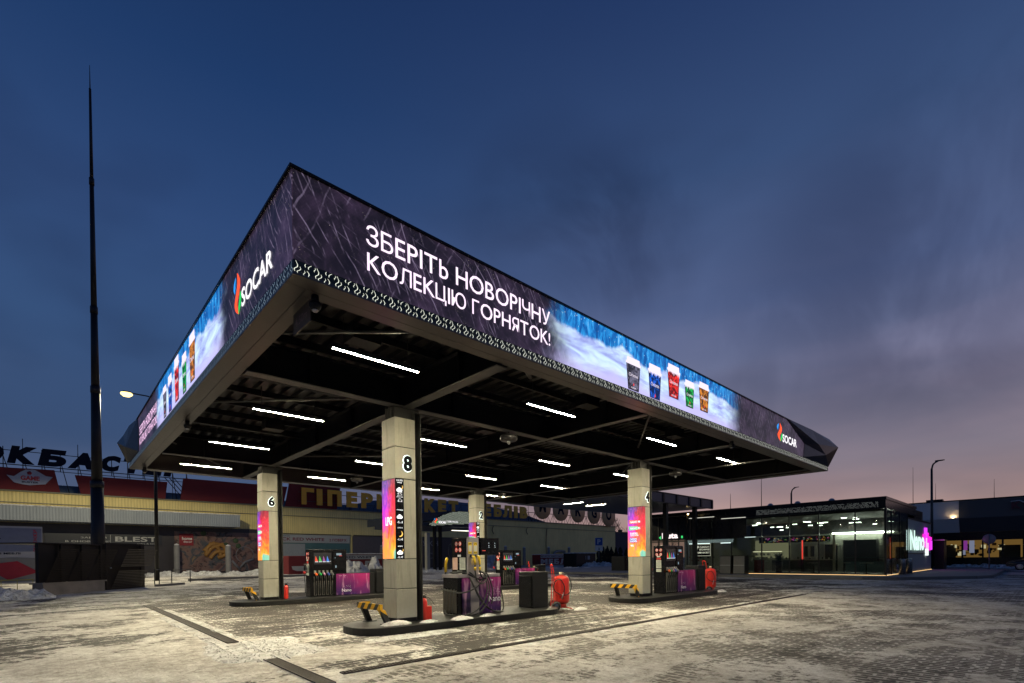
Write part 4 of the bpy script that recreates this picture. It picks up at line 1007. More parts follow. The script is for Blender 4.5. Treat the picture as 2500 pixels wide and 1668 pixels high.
# ================================================================== LEFT: ENCLOSURE, MAST, STREET LAMP
BRN = mat('dark_brown_steel', (.024, .019, .016), .6, .0, .3, 4, spec=.2)
t_ = thing('louvred_enclosure', 'black louvred fence enclosure standing on a low concrete plinth', 'enclosure', (-1.4, 27.6, 0))
A = Vector((-2.75, 24.9, 0)); B = Vector((-.35, 27.6, 0)); dv = (B-A).normalized(); nn = Vector((dv.y, -dv.x, 0)); Lg = (B-A).length
mb = MB(); mb.prism([(0, 0), (Lg, 0), (Lg, .52), (0, .52)], A, dv, ZP, -nn, .5); mb.prism([(-.1, .525), (Lg+.08, .525), (Lg+.08, .60), (-.1, .60)], A+nn*.06, dv, ZP, -nn, .62)
mb.build('plinth', mat('stained_concrete', (.2, .175, .16), .8, 0, .6, 1.5, .5), t_)
mb = MB()
def louvre(mb, A_, dv_, nn_, a, b, z0, z1, st=.095):
    z = z0
    while z < z1: mb.prism([(a, z), (b, z), (b, z+.055), (a, z+.055)], A_-nn_*.02, dv_, (ZP+nn_*.45).normalized(), -nn_, .012); z += st
for k in range(3): louvre(mb, A-nn*.2, dv, nn, .06+k*Lg/3, Lg/3*(k+1)-.06, .64, 2.42)
mb.build('louvre_panel', BRN, t_)
mb = MB()
for k in range(4): mb.prism([(k*Lg/3-.05, .6), (k*Lg/3+.05, .6), (k*Lg/3+.05, 2.48), (k*Lg/3-.05, 2.48)], A-nn*.15, dv, ZP, -nn, .1)
mb.prism([(0, .6), (Lg, .6), (Lg, 2.45), (0, 2.45)], A-nn*.32, dv, ZP, -nn, .03); mb.prism([(-.05, 2.45), (Lg+.05, 2.45), (Lg+.05, 2.5), (-.05, 2.5)], A-nn*.14, dv, ZP, -nn, 2.2)
mb.build('frame', BLACK, t_)
A2 = B+Vector((.12, .6, 0)); B2 = Vector((1.72, 30.4, 0)); dv2 = (B2-A2).normalized(); n2_ = Vector((dv2.y, -dv2.x, 0)); L2 = (B2-A2).length
mb = MB(); louvre(mb, A2, dv2, n2_, .3, L2-.3, .1, 1.2, .1); louvre(mb, A2, dv2, n2_, .3, L2-.3, 1.42, 2.5, .1); mb.build('gate_louvres', mat('brown_grey_slats', (.06, .05, .04), .5, .2), t_)
mb = MB()
for a, b, c, d_ in ((0, .28, 0, 2.62), (L2-.3, L2, 0, 2.62), (.28, L2-.3, 2.54, 2.62), (.28, L2-.3, .0, .08), (.28, L2-.3, 1.24, 1.4)): mb.prism([(a, c), (b, c), (b, d_), (a, d_)], A2, dv2, ZP, -n2_, .08)
mb.prism([(0, 0), (L2, 0), (L2, 2.55), (0, 2.55)], A2-n2_*.25, dv2, ZP, -n2_, .02)
mb.build('gate_frame', BRN, t_)
mb = MB(); mb.lathe([(0, 0), (.04, 0), (.04, .06), (0, .06)], A2+dv2*.24+ZP*1.22+n2_*.02, 10, tuple(n2_)); mb.build('gate_knob', CHROME, t_)
t_ = thing('monopole_mast', 'very tall dark tapering steel mast with stepped sleeves rising at the left', 'mast', (-.35, 32.1, 0))
mb = MB(); zz_ = [0, 6.4, 6.4, 12.1, 12.1, 16.9, 16.9, 24.6, 24.6, 30]; rr = [.36, .31, .27, .22, .205, .165, .15, .105, .09, .06]
for k in range(0, 10, 2): mb.tube([(-.35, 32.1, zz_[k]), (-.35, 32.1, zz_[k+1])], [rr[k], rr[k+1]], 14)
mb.build('shaft', mat('mast_black', (.02, .018, .02), .45, .3, .3), t_)
mb = MB()
for k in (1, 3, 5, 7): mb.tube([(-.35, 32.1, zz_[k]-.35), (-.35, 32.1, zz_[k]+.05)], rr[k]+.025, 14)
mb.build('sleeve', mat('mast_black', (.02, .018, .02)), t_)
mb = MB(); mb.tube([(-.35, 32.1, 30), (-.35, 32.1, 31.4)], [.03, .012], 8); mb.build('lightning_rod', BLACK, t_)
# street lamp behind the canopy, lit
t_ = thing('street_lamp', 'lit street lamp with yellow glare left of the canopy', 'street lamp', (3.81, 41.74, 0))
mb = MB(); mb.tube([(3.81, 41.74, 0), (3.81, 41.74, 14.2)], [.15, .09], 12); mb.tube(catm([(3.81, 41.74, 14.2), (3.6, 42.0, 14.75), (2.9, 42.7, 15.0), (2.35, 43.2, 15.15)]), .05, 8); mb.build('pole', BLACK, t_)
mb = MB(); mb.box(1.95, 2.45, 43.1, 43.5, 15.12, 15.24); mb.build('lamp_head', DARKST, t_)
mb = MB(); mb.lathe([(0, -.2), (.25, -.14), (.4, .0), (.4, .1), (0, .11)], (2.19, 43.3, 15.0), 16); mb.build('lamp_glass', glow('sodium_light', (1, .74, .24, 1), 3.4), t_)
ld = bpy.data.lights.new('lamp_light', 'SPOT'); ld.spot_size = math.radians(164); ld.spot_blend = .12; ld.energy = 13000; ld.color = (1, .90, .60); ld.shadow_soft_size = .2
lo = bpy.data.objects.new('lamp_light', ld); COL.objects.link(lo); lo.parent = t_; lo.location = Vector((2.19, 43.3, 14.75))-t_.location
# ---- small railings
t_ = thing('ticket_rail', 'dark metal handrails and bench stumps in snow beside the louvred gate', 'railing', (4.6, 40, 0))
mb = MB()
for p_ in ((2.6, 33.5), (3.0, 34.6), (3.6, 33.8), (5.1, 36.2)): mb.tube([(p_[0], p_[1], 0), (p_[0], p_[1], 1.0)], .03, 6)
mb.tube([(2.6, 33.5, 1.), (3.0, 34.6, 1.)], .03, 6); mb.tube([(3.6, 33.8, .95), (5.1, 36.2, .95)], .02, 6); mb.build('rail', BLACK, t_)
mb = MB()
mb.prism([(0, 0), (22, 0), (22, .18), (0, .18)], (5.4, 38.6, 0), Vector((.95, .3, 0)).normalized(), ZP, YP, .2)
o = mb.build('lane_kerb', mat('kerb_concrete', (.13, .125, .12))); o['kind'] = 'structure'
mb = MB(); mb.prism([(0, 0), (2.6, 0), (2.6, .14), (0, .14)], (2.2, 30.3, 0), Vector((.72, .69, 0)).normalized(), ZP, YP, .2)
o = mb.build('kerb_piece', mat('kerb_concrete', (.13, .125, .12))); o['kind'] = 'structure'
# ---- poster board far left
t_ = thing('advertising_hoarding', 'large pale furniture poster with red cushion at the left edge', 'billboard', (-5.2, 40, 0))
mb = MB(); mb.m(0).box(-9, -2.86, 40, 40.1, 0.2, 4.02).m(1).box(-9, -2.9, 39.985, 39.998, 2.32, 3.9)
pb = mb.build('board', [mat('poster_white', (.34, .34, .38), .6), mat('poster_blue_grey', (.14, .16, .25), .6)], t_)
mb = MB(); mb.m(0).prism([(-5.2, 1.9), (-4.1, 1.93), (-2.9, 1.85), (-2.9, .3), (-5.2, .3)], (0, 39.97, 0), XP, ZP, YP, .012).m(1).prism([(-5.3, 1.50), (-4.1, 1.68), (-3.05, .92), (-4.55, .42), (-5.4, 1.1)], (0, 39.95, 0), XP, ZP, YP, .012)
mb.build('cushion_picture', [mat('poster_grey', (.16, .16, .17), .6), mat('poster_red', (.27, .01, .03), .7)], pb)
mb = MB(); mb.m(0); text(mb, 'ЗНИЖКИ', (-3.12, 39.97, 2.3), ZP*1., -XP, 1.5, .2, .02)
mb.m(1); text(mb, 'НІ МЕБЛІ', (-5.1, 39.97, 2.13), XP, ZP, 1.15, .13, .02); text(mb, 'И', (-4.98, 39.97, 3.1), XP, ZP, .12, .12, .02)
mb.build('poster_lettering', [mat('poster_letter_red', (.4, .01, .04), .6), NAVY], pb)
t_ = thing('yellow_guard_rail', 'pale yellow metal guard rail below the furniture poster', 'railing', (-5, 30, 0))
mb = MB(); mb.box(-7.5, -3.15, 30.0, 30.05, .62, .68)
for k in range(8): mb.box(-7.4+k*.6, -7.37+k*.6, 30.01, 30.04, 0, .62)
mb.build('rail', mat('yellow_rail_paint', (.35, .3, .08), .5), t_)

# ================================================================== MALL
YM = 68.5
mall = thing('furniture_mall', 'long yellow corrugated furniture hypermarket building behind the canopy', 'building', (48, YM+10, 0))
mb = MB(); mb.box(-60, 103.8, YM, YM+50, 0, 9.3); mb.build('wall', YEL, mall)
mb = MB(); mb.box(-60, 103.85, YM-.12, YM-.003, 8.05, 8.14).box(-60, 103.9, YM-.2, YM+.3, 9.28, 9.42); mb.build('trim', mat('yellow_grey_trim', (.22, .2, .13), .5), mall)
mb = MB(); mb.box(-60, 74, YM+3, YM+45, 9.42, 10.6)
arc = [(34, 10.6)]+[(34+k*4, 10.6+2.0*math.sin(math.pi*(k+1)/12)) for k in range(1, 11)]+[(77, 10.4), (82, 9.43), (34, 9.43)]
mb.prism(arc, (0, YM+2.5, 0), XP, ZP, YP, 30); mb.build('roof', BLUER, mall)
for pl in ([(-14, 9.43), (-1.55, 9.43), (-2.0, 11.86), (-13, 11.5)], [(.2, 9.43), (8.2, 9.43), (8.45, 11.55), (-.3, 11.5)], [(9.8, 9.43), (22.3, 9.5), (22.95, 12.25), (10.15, 12.2)], [(22.62, 9.43), (30.3, 9.43), (30.9, 12.75), (23.25, 12.85)]):
    mb = MB(); mb.prism(pl, (0, YM-.3, 0), XP, ZP, YP, .25); mb.build('red_roof_panel', REDP, mall)
mb = MB(); mb.box(-60, 15.9, YM-3.2, YM-.01, 6.0, 7.5); aw = mb.build('awning', GREYC, mall)
mb = MB(); mb.box(-60, 15.95, YM-3.25, YM-.02, 7.505, 7.62); mb.build('awning_snow', SNOW, aw)
mb = MB(); mb.prism([(-5.75, 10.95), (-5.2, 10.85), (-4.7, 11.35), (-4.3, 11.65), (-3.6, 11.7), (-3.2, 11.45), (-2.7, 11.1), (-2.15, 11.05), (-2.75, 10.2), (-3.4, 10.1), (-4., 9.98), (-4.6, 10.05), (-5.2, 10.2)], (0, YM-.42, 0), XP, ZP, YP, .1)
bg_ = mb.build('pale_badge', mat('pale_badge_face', (.30, .33, .42), .6), mall)
mb = MB(); mb.m(0); text(mb, 'GAME', (-4.7, YM-.426, 10.5), XP, ZP, 1.5, .5, .05); mb.lathe([(0, 0), (.22, 0), (0, .01)], (-4.0, YM-.426, 11.3), 5, (0, -1, 0)); mb.m(1); text(mb, 'BUSTER', (-4.6, YM-.426, 10.22), XP, ZP, 1.3, .18, .03)
mb.build('badge_lettering', [mat('badge_red_paint', (.35, .02, .03), .6), NAVY], bg_)
# shopfronts under the awning
FR = mat('dark_shopfront', (.035, .03, .035), .35, 0, .4, .8)
def picture(name, cols):
    m, t = material(name); p = t.pos(); n1 = t.noise(p, .55, 4, .6, 1.2); n2 = t.noise(p, 1.6, 4, .6, .8)
    c = t.ramp(n1, [(.25+.5*i/(len(cols)-1), c_+(1,)) for i, c_ in enumerate(cols)])
    c = t.mix(t.step(n2, .55, .62), c, t.mix(1., c, (.3, .3, .3, 1), 'MULTIPLY'))
    finish(t, bsdf(t, c, .4)); return m
PIC = picture('shop_window_picture', [(.02, .02, .024), (.10, .05, .05), (.20, .12, .10), (.04, .06, .08), (.32, .19, .08)])
mb = MB(); mb.box(-60, 18.9, YM-.12, YM-.004, 0, 5.95); mb.build('shopfront', FR, mall)
mb = MB(); mb.box(9.1, 18.9, YM-.2, YM-.125, .2, 5.4); pc = mb.build('window_picture', PIC, mall)
mb = MB()   # knotted cushion, cup and glass bowl on the window print
for k, (x0_, z0_, x1_, z1_, b_) in enumerate([(12.3, 2.9, 14.9, 3.4, .7), (12.5, 2.2, 14.6, 3.8, .4), (12.9, 3.9, 14.3, 1.9, .5), (13.6, 4.0, 12.6, 2.3, -.4), (14.9, 2.7, 13.0, 1.9, -.5), (14.7, 3.5, 13.9, 2.0, .6)]):
    mx, mz = (x0_+x1_)/2, (z0_+z1_)/2; dx, dz = x1_-x0_, z1_-z0_; l_ = math.hypot(dx, dz)
    mb.tube(catm([(x0_, YM-.2-.01*k, z0_), (mx-dz/l_*b_, YM-.24-.01*k, mz+dx/l_*b_), (x1_, YM-.2-.01*k, z1_)], 6), [.22]+[.27]*11+[.2] if False else .25, 8)
mb.build('cushion_picture', mat('ochre_print', (.30, .15, .035), .6, 0, .5, 2), pc)
mb = MB(); mb.tube([(17.2+1.1*math.cos(a*.3), YM-.22, 2.4+1.1*math.sin(a*.3)) for a in range(22)], .05, 5); mb.tube([(16.6, YM-.22, .6), (17.2, YM-.22, 1.4), (18.3, YM-.22, 1.8)], .15, 5); mb.tube([(15.6, YM-.22, 1.6), (16.6, YM-.22, .3)], .15, 5); mb.build('bowl_picture', mat('pale_print', (.17, .17, .19), .6), pc)
mb = MB()
for p_ in ((12.3, 5.2), (16.1, 4.3), (16.4, 3.6), (14.9, 3.7)): mb.lathe([(0, 0), (.35, 0), (.3, .02), (0, .03)], (p_[0], YM-.22, p_[1]), 8, (0, -1, 0))
mb.build('leaf_picture', mat('green_print', (.04, .07, .03), .6), pc)
mb = MB(); mb.box(9.6, 11.15, YM-.3, YM-.21, 3.6, 5.1); hd = mb.build('red_sign', mat('red_sign_face', (.23, .01, .02), .5), mall)
mb = MB(); text(mb, 'home', (9.9, YM-.305, 4.3), XP, ZP, 1.1, .4, .02); text(mb, 'decor', (10.05, YM-.305, 3.95), XP, ZP, .95, .28, 0); mb.build('sign_lettering', WPAINT, hd)
mb = MB(); mb.box(-2.9, 7.8, YM-.3, YM-.13, 3.6, 4.9); bs = mb.build('shop_sign', mat('navy_sign_face', (.012, .014, .025), .4), mall)
mb = MB(); text(mb, 'ЗАВІТАЙ', (.1, YM-.306, 4.32), XP, ZP, 2.3, .25, .0); text(mb, 'В ОНОВЛЕНИЙ', (-1.2, YM-.306, 3.88), XP, ZP, 4.0, .26, .0); text(mb, 'BLEST', (3.2, YM-.306, 4.0), XP, ZP, 4.1, .6, .02); text(mb, 'sofas & beds', (5.3, YM-.306, 3.7), XP, ZP, 2., .14, .0)
mb.box(2.75, 2.79, YM-.306, YM-.301, 3.7, 4.8)
mb.build('sign_lettering', mat('sign_white', (.45, .45, .45), .5), bs)
mb = MB(); mb.box(22.3, 32.4, YM-.2, YM-.004, 4.15, 5.35); br_ = mb.build('white_banner', mat('banner_white', (.36, .37, .36), .6, 0, .1), mall)
mb = MB(); mb.m(0); text(mb, 'BLACK RED WHITE', (20.6, YM-.206, 4.45), XP, ZP, 7.7, .46, .02); text(mb, '2 ПОВЕРХ', (29.1, YM-.206, 4.4), XP, ZP, 2.75, .44, .02); mb.m(1); text(mb, 'КОМПАНІЙ', (21.6, YM-.206, 5.05), XP, ZP, 1.6, .16, .01)
mb.build('banner_lettering', [mat('banner_red', (.2, .03, .04), .6), NAVY], br_)
TEAL = mat('teal_shop_glass', (.08, .16, .16), .2, 0, .3, .6)
mb = MB(); mb.m(0).box(21.5, 32.4, YM-.15, YM-.004, 0, 4.14).m(1).box(21.8, 25.4, YM-.2, YM-.151, .8, 4.0)
mb.build('shop_glazing', [TEAL, mat('white_tiles', (.32, .34, .34), .5, 0, .2)], mall)
mb = MB(); mb.box(32.9, 44, YM-.15, YM-.004, 0, 5.35); gs = mb.build('grey_shopfront', mat('taupe_panel', (.10, .085, .09), .6), mall)
mb = MB(); text(mb, 'pilot', (34.6, YM-.156, 1.9), XP, ZP, 3.4, .8, .03); mb.build('shopfront_lettering', mat('pale_grey_letters', (.2, .2, .22), .5), gs)
mb = MB(); mb.box(44.05, 56, YM-.15, YM-.004, 0, 5.4); gs = mb.build('dark_shopfront', FR, mall)
mb = MB(); text(mb, 'КУХНІ', (44.9, YM-.156, 3.9), XP, ZP, 4.6, .9, 0); text(mb, 'NOVA', (46.6, YM-.156, 2.4), XP, ZP, 1.8, .35, 0); text(mb, 'salon', (46.6, YM-.156, 1.6), XP, ZP, 1.5, .3, 0); mb.build('shopfront_lettering', mat('pale_grey_letters', (.2, .2, .22), .5), gs)
mb = MB(); mb.box(33, 60, YM-.25, YM-.151, 5.36, 5.5); mb.box(22, 32.5, YM-.3, YM-.201, 5.4, 5.5); mb.build('sheet_edge', DARKST, mall)
mb = MB()
for x_, z0_, z1_ in ((78.1, .2, 8), (62.5, 6.4, 8), (72, 6.6, 8)): mb.tube(catm([(x_, YM-.15, z1_), (x_-.3, YM-.15, (z0_+z1_)/2), (x_+.1, YM-.15, z0_)]), .07, 5)
mb.build('drain_stain_pipes', mat('brown_pipe', (.08, .06, .04), .6), mall)
mb = MB(); mb.tube(catm([(80, YM-.6, 1.2), (80, YM-.6, 2.6), (81.5, YM-.6, 3.0), (83.5, YM-.6, 2.9)]), .3, 10); mb.build('vent_duct', mat('duct_metal', (.25, .25, .24), .4, .5), mall)
# roof lettering
t_ = thing('ochre_roof_sign', 'row of big ochre roof letters reading ГІПЕРМАРКЕТ МЕБЛІВ', 'sign', (48, YM-.4, 9.42))
for ch, a, b in [('Г', 24.8, 26.6), ('І', 27.04, 27.86), ('П', 28.68, 30.89), ('Е', 31.69, 33.47), ('Р', 34.17, 36.16), ('М', 36.89, 39.14), ('А', 39.91, 42.26), ('Р', 42.83, 44.97), ('К', 46.06, 48.4), ('Е', 48.93, 50.64), ('Т', 51.28, 53.33), ('М', 55.84, 58.55), ('Е', 59.6, 61.36), ('Б', 62.22, 64.18), ('Л', 64.62, 66.99), ('І', 67.68, 68.61), ('В', 69.32, 71.47)]:
    mb = MB(); text(mb, ch, (a, YM-.62, 9.82), XP, ZP, b-a, 2.45, .06, depth=.22); mb.build('letter', GOLD, t_)
mb = MB(); mb.box(24.5, 72, YM-.35, YM-.30, 10.3, 10.38).box(24.5, 72, YM-.35, YM-.30, 11.6, 11.68)
for k in range(20): mb.tube([(25+k*2.45, YM-.32, 9.4), (25+k*2.45, YM-.32, 12.1)], .04, 4); mb.tube([(25+k*2.45, YM-.3, 11.6), (25+k*2.45, YM+1.6, 9.4)], .035, 4)
mb.build('support_frame', DARKST, t_)
t_ = thing('navy_roof_sign', 'big slanted navy roof letters standing on a lattice at the left', 'sign', (1, YM-.4, 11.8))
for ch, a, b in [('О', -8.2, -6.0), ('К', -5.6, -3.5), ('Б', -3.25, -1.05), ('А', -.8, 1.5), ('С', 1.9, 3.6), ('Т', 3.9, 5.8), ('Е', 5.95, 7.8), ('Р', 8.1, 9.8)]:
    mb = MB(); text(mb, ch, (a-.1, YM-.5, 12.2), XP, ZP, b-a, 1.85, .07, depth=.3, shear=.22); mb.build('letter', NAVY, t_)
mb = MB(); mb.box(-20, 10.4, YM-.2, YM-.1, 12.08, 12.17).box(-20, 10.4, YM-.2, YM-.1, 13.6, 13.66).box(-20, 10.4, YM-.2, YM-.1, 11.7, 11.76)
for k in range(14):
    x_ = -9+k*1.5; mb.tube([(x_, YM-.15, 11.7), (x_, YM-.15, 14.0)], .04, 4)
    if k % 3 == 0: mb.tube([(x_, YM-.15, 9.4), (x_, YM-.15, 15.)], .03, 4)
    mb.tube([(x_, YM-.15, 13.), (x_+.8, YM+2.2, 9.5)], .04, 4)
for a in (0, 1, 2): mb.tube([(8.2+a*.5, YM-.1, 12.1), (10.+a*.5, YM-.1, 9.8)], .05, 4)
mb.build('support_frame', BLACK, t_)
t_ = thing('disc_roof_sign', 'five ochre discs on the roof with dark letters M A R G O', 'sign', (88, YM-.4, 9.42))
for ch, a, b in [('M', 73.75, 78.86), ('A', 79.74, 84.8), ('R', 85.81, 90.81), ('G', 91.97, 96.76), ('O', 97.59, 102.88)]:
    cx_, r_ = (a+b)/2, (b-a)/2
    zc = 12.55-(cx_-76)*.028
    mb = MB(); mb.lathe([(0, 0), (r_-.12, 0), (r_, -.0), (r_, .3), (0, .3)], (cx_, YM-.4, zc), 40, (0, -1, 0)); dc = mb.build('disc', [mat('ochre_disc', (.85, .45, .2), .5, 0, .2)], t_)
    mb = MB(); text(mb, ch, (cx_-r_*.46, YM-.74, zc-r_*.42), XP, ZP, r_*.84, r_*1.1, .04); mb.build('disc_letter', NAVY, dc)
mb = MB(); mb.box(72, 103.5, YM-.3, YM-.2, 11.2, 11.32).box(72, 103.5, YM-.3, YM-.2, 13., 13.1)
for k in range(17): x_ = 72.3+k*1.95; mb.tube([(x_, YM-.2, 9.4), (x_, YM-.2, 14)], .06, 4); mb.tube([(x_, YM-.2, 11.2), (x_+1., YM-.2, 9.4)], .06, 4); mb.tube([(x_+1.95, YM-.2, 11.2), (x_+1., YM-.2, 9.4)], .06, 4)
mb.build('support_frame', BLACK, t_)
# dark annex at the mall's right end
t_ = thing('annex_building', 'dark violet windowless annex at the right end of the furniture mall', 'building', (108, 70, 0))
mb = MB(); mb.box(104., 116, 70, 90, 0, 8.0); mb.build('wall', mat('dark_violet_wall', (.04, .035, .06), .7), t_)
mb = MB(); mb.box(103.98, 116.1, 69.9, 90, 8., 8.2).box(105, 106.2, 71, 72, 8.2, 9.2).box(110, 110.6, 71, 72, 8.2, 8.9); mb.build('roof', DARKST, t_)

# ---- concrete bollard posts
def post(x, y, h, label, r=.32):
    mb = MB(); mb.lathe([(r, 0), (r, h-.25), (r*.8, h-.1), (0, h)], (0, 0, 0), 14)
    o_ = mb.build('concrete_post', mat('pale_post_concrete', (.23, .22, .21), .7, 0, .3, 2)); o_.location = (x, y, 0)
    mb = MB(); mb.lathe([(r*.9, 0), (r*.8, .1), (0, .22)], (0, 0, h-.12), 12); mb.build('snow_cap', SNOW, o_)
    tag(o_, label, 'post', 'concrete posts along the mall')
for x, y, h, l in ((9.06, 66.6, 3.7, 'concrete post left of the red home decor sign'), (13.6, 61.6, 3.5, 'concrete post in front of the knotted cushion picture'), (37.0, 66.5, 3.8, 'concrete post right of the blue parking sign near column 6'), (62.2, 64.5, 3.9, 'concrete post right above the dispenser behind column 2, leftmost on the yellow wall'), (69.5, 66.8, 3.8, 'second concrete post along the yellow wall'), (77, 66.9, 3.9, 'third concrete post, in front of the black and white display box'), (83.8, 66.9, 3.9, 'fourth concrete post, just above the dark shed'), (55.6, 62.6, 4.1, 'concrete post hidden behind the fuel dispenser by column 2')):
    post(x, y, h, l)
# ---- parking signs
def psign(x, y, ztop, s, label, dis):
    t_ = thing('parking_sign', label, 'road sign', (x, y, 0), YAW-math.pi/2, group='blue parking signs', world=False)
    mb = MB(); mb.tube([(0, .03, 0), (0, .03, ztop)], .045, 8); mb.build('pole', mat('grey_pole', (.2, .2, .2), .5, .3), t_)
    mb = MB(); mb.m(0).box(-s/2, s/2, -.03, 0, ztop-s*1.05, ztop).m(1).box(-s/2+.05, s/2-.05, -.034, -.031, ztop-s*1.05+.05, ztop-.05).m(0); text(mb, 'P', (-s*.2, -.038, ztop-s*.83), XP, ZP, s*.42, s*.62, .03)
    mb.build('sign_face', [mat('sign_face_white', (.5, .52, .55), .5, 0, .05), mat('sign_face_blue', (.02, .07, .30), .4, 0, .05)], t_)
    if dis:
        mb = MB(); mb.m(0).box(-s/2, s/2, -.03, 0, ztop-s*1.7, ztop-s*1.1).m(1); mb.lathe([(0, 0), (.12, 0), (0, .004)], (.02, -.032, ztop-s*1.48), 12, (0, -1, 0)); mb.box(-.02, .03, -.036, -.031, ztop-s*1.42, ztop-s*1.2); mb.build('plate', [mat('sign_face_white', (.5, .52, .55)), NAVY], t_)
psign(33.2, 58.3, 4.05, 1.0, 'blue parking sign between column 6 and column 8', False)
psign(65.5, 44.6, 4.85, 1.3, 'blue parking sign with disabled plate, left of column 4', True)
# ---- display boxes
def dbox(x, y, z1, w, label, txt):
    t_ = thing('display_container', label, 'display box', (x, y, 0), 0, 'furniture store display boxes', world=False)
    mb = MB(); mb.box(0, w, 0, 2.2, .15, z1); mb.build('body', REDP, t_, .03)
    mb = MB(); mb.box(-.05, w+.05, -.05, 2.25, z1, z1+.13); mb.build('snow_cap', SNOW, t_)
    mb = MB(); mb.box(.1, w-.1, -.04, -.003, z1-.6, z1-.1); s = mb.build('sign_strip', mat('strip_white', (.32, .32, .32), .5, 0, .1), t_)
    mb = MB(); text(mb, txt, (.25, -.046, z1-.48), XP, ZP, w*.82, .26, .01); mb.build('strip_lettering', NAVY, s)
    mb = MB(); text(mb, 'МЕБЛІ', (.15, -.01, .25), XP, ZP, w*.92, z1-1.05, .06); mb.build('large_lettering', mat('strip_white', (.32, .32, .32)), t_)
dbox(20.6, 50, 2.2, 7.6, 'red display box reading BLACK RED WHITE behind column 8, left of it', 'BLACK RED WHITE')
dbox(67.2, 60, 2.15, 9., 'distant display box with pale strip behind the posts right of column 2', 'BLACK RED WHITE')
t_ = thing('display_container', 'red container with white sweep behind the dispenser of column 6', 'display box', (15.1, 45, 0), 0, 'furniture store display boxes')
mb = MB(); mb.box(15.1, 20.0, 45, 47, .12, 2.0); mb.build('body', REDP, t_, .05)
mb = MB(); mb.prism([(15.4, .95), (20, .95), (20, .45), (15.9, .45), (15.5, .6)], (0, 44.97, 0), XP, ZP, YP, .02).box(16.6, 17.9, 44.96, 44.99, .2, .34); mb.build('white_sweep', mat('strip_white', (.32, .32, .32)), t_)
# dark shed and bin
t_ = thing('dark_shed', 'low black flat roofed shed with snow on top, left of the parking sign', 'shed', (62.4, 44.5, 0))
mb = MB(); mb.box(58.6, 63.5, 43.8, 46.5, 0, 2.2); mb.build('body', BLACK, t_)
mb = MB(); mb.box(58.5, 63.6, 43.7, 46.6, 2.2, 2.33); mb.build('snow_cap', SNOW, t_)
mb = MB(); mb.box(61.4, 62.0, 43.76, 43.79, 1.2, 1.8).box(60.9, 61.0, 43.76, 43.79, 1.2, 1.8); mb.build('notice', mat('strip_white', (.32, .32, .32)), t_)
mb = MB(); mb.box(40.2, 42.0, 22.2, 23.8, 0, 1.62); o = mb.build('ice_box', BLACK, None, .02, loc=(41, 23, 0)); tag(o, 'tall dark box with faint red lettering just left of column 4', 'box')
mb = MB(); text(mb, 'SOCAR', (40.5, 22.19, 1.25), XP, ZP, 1.2, .12, 0); mb.build('box_lettering', mat('faint_red_letters', (.25, .08, .08), .6), o, loc=(0, 0, 0)); bpy.data.objects[-1 if False else 0]
o.children[0].data.transform(Matrix.Translation((-41, -23, 0)))

# ---- conifers
LEAF = mat('dark_conifer', (.018, .022, .014), .8, 0, .5, 4)
def conifer(x, y, h, r, label, seed):
    rnd = random.Random(seed); t_ = thing('conifer', label, 'tree', (x, y, 0), 0, 'small dark conifers by the parking sign', world=False)
    mb = MB(); mb.tube([(0, 0, 0), (0, 0, h*.7)], [.07, .02], 6); mb.build('trunk', BRN, t_)
    mb = MB()
    for k in range(1400):
        z = h*rnd.random()**.9; a_j = rnd.random()*6.283; f = (1-(z/h)**2.2)**.7*(.8+.3*math.sin(z*4+seed*2)+.2*math.sin(a_j*3+seed)); a = a_j; rr_ = r*f*math.sqrt(rnd.random()); s = .09+.08*rnd.random()
        c = Vector((rr_*math.cos(a), rr_*math.sin(a), z+.1)); u = Vector((rnd.uniform(-1, 1), rnd.uniform(-1, 1), rnd.uniform(-.3, .3))).normalized(); v = Vector((rnd.uniform(-.4, .4), rnd.uniform(-.4, .4), 1)).normalized()
        mb.face([c-u*s*.5, c+u*s*.5, c+v*s*2])
    mb.build('crown', LEAF, t_)
for i, (x, y, h) in enumerate([(68.9, 47.2, 2.8), (69.0, 46.3, 3.1), (69.2, 45.6, 3.2), (69.4, 44.9, 3.0), (69.6, 44.1, 2.9), (69.8, 43.3, 3.0), (70.2, 42.3, 2.8)]):
    conifer(x, y, h, .62, ['leftmost', 'second', 'third', 'fourth', 'fifth', 'sixth', 'seventh and last'][i]+' from left of the row of dark conifers beside the parking sign', i)
# ---- bare trees
def bare_tree(x, y, h, label, seed):
    rnd = random.Random(seed); t_ = thing('bare_tree', label, 'tree', (x, y, 0), 0, 'leafless trees beyond the mall', world=False)
    mbt = MB(); mbc = MB(); mbt.tube([(0, 0, 0), (.1, .1, h*.35), (0, .2, h*.6)], [.28, .2, .12], 7)
    def grow(p, dv_, l, r_, d_):
        q = p+dv_*l; mbc.tube([p, q], [r_, r_*.65], 4, False)
        if d_ == 0: return
        for k in range(3 if d_ > 1 else 4):
            nd = (dv_+Vector((rnd.uniform(-1, 1), rnd.uniform(-1, 1), rnd.uniform(-.2, .8)))*.7).normalized()
            grow(p+dv_*l*rnd.uniform(.5, 1), nd, l*rnd.uniform(.6, .8), r_*.6, d_-1)
    for k in range(6): grow(Vector((0, .1, h*(.3+.06*k))), Vector((math.cos(k*2.2), math.sin(k*2.2), 1.)).normalized(), h*.2, .08, 4)
    mbt.build('trunk', BRN, t_); mbc.build('crown', BRN, t_)
bare_tree(116, 80, 14, 'leafless tree rising behind the dark annex', 3); bare_tree(124, 78, 13, 'leafless tree just left of column 4', 5); bare_tree(96, 96, 15, 'leafless tree seen between the MARGO discs', 8)
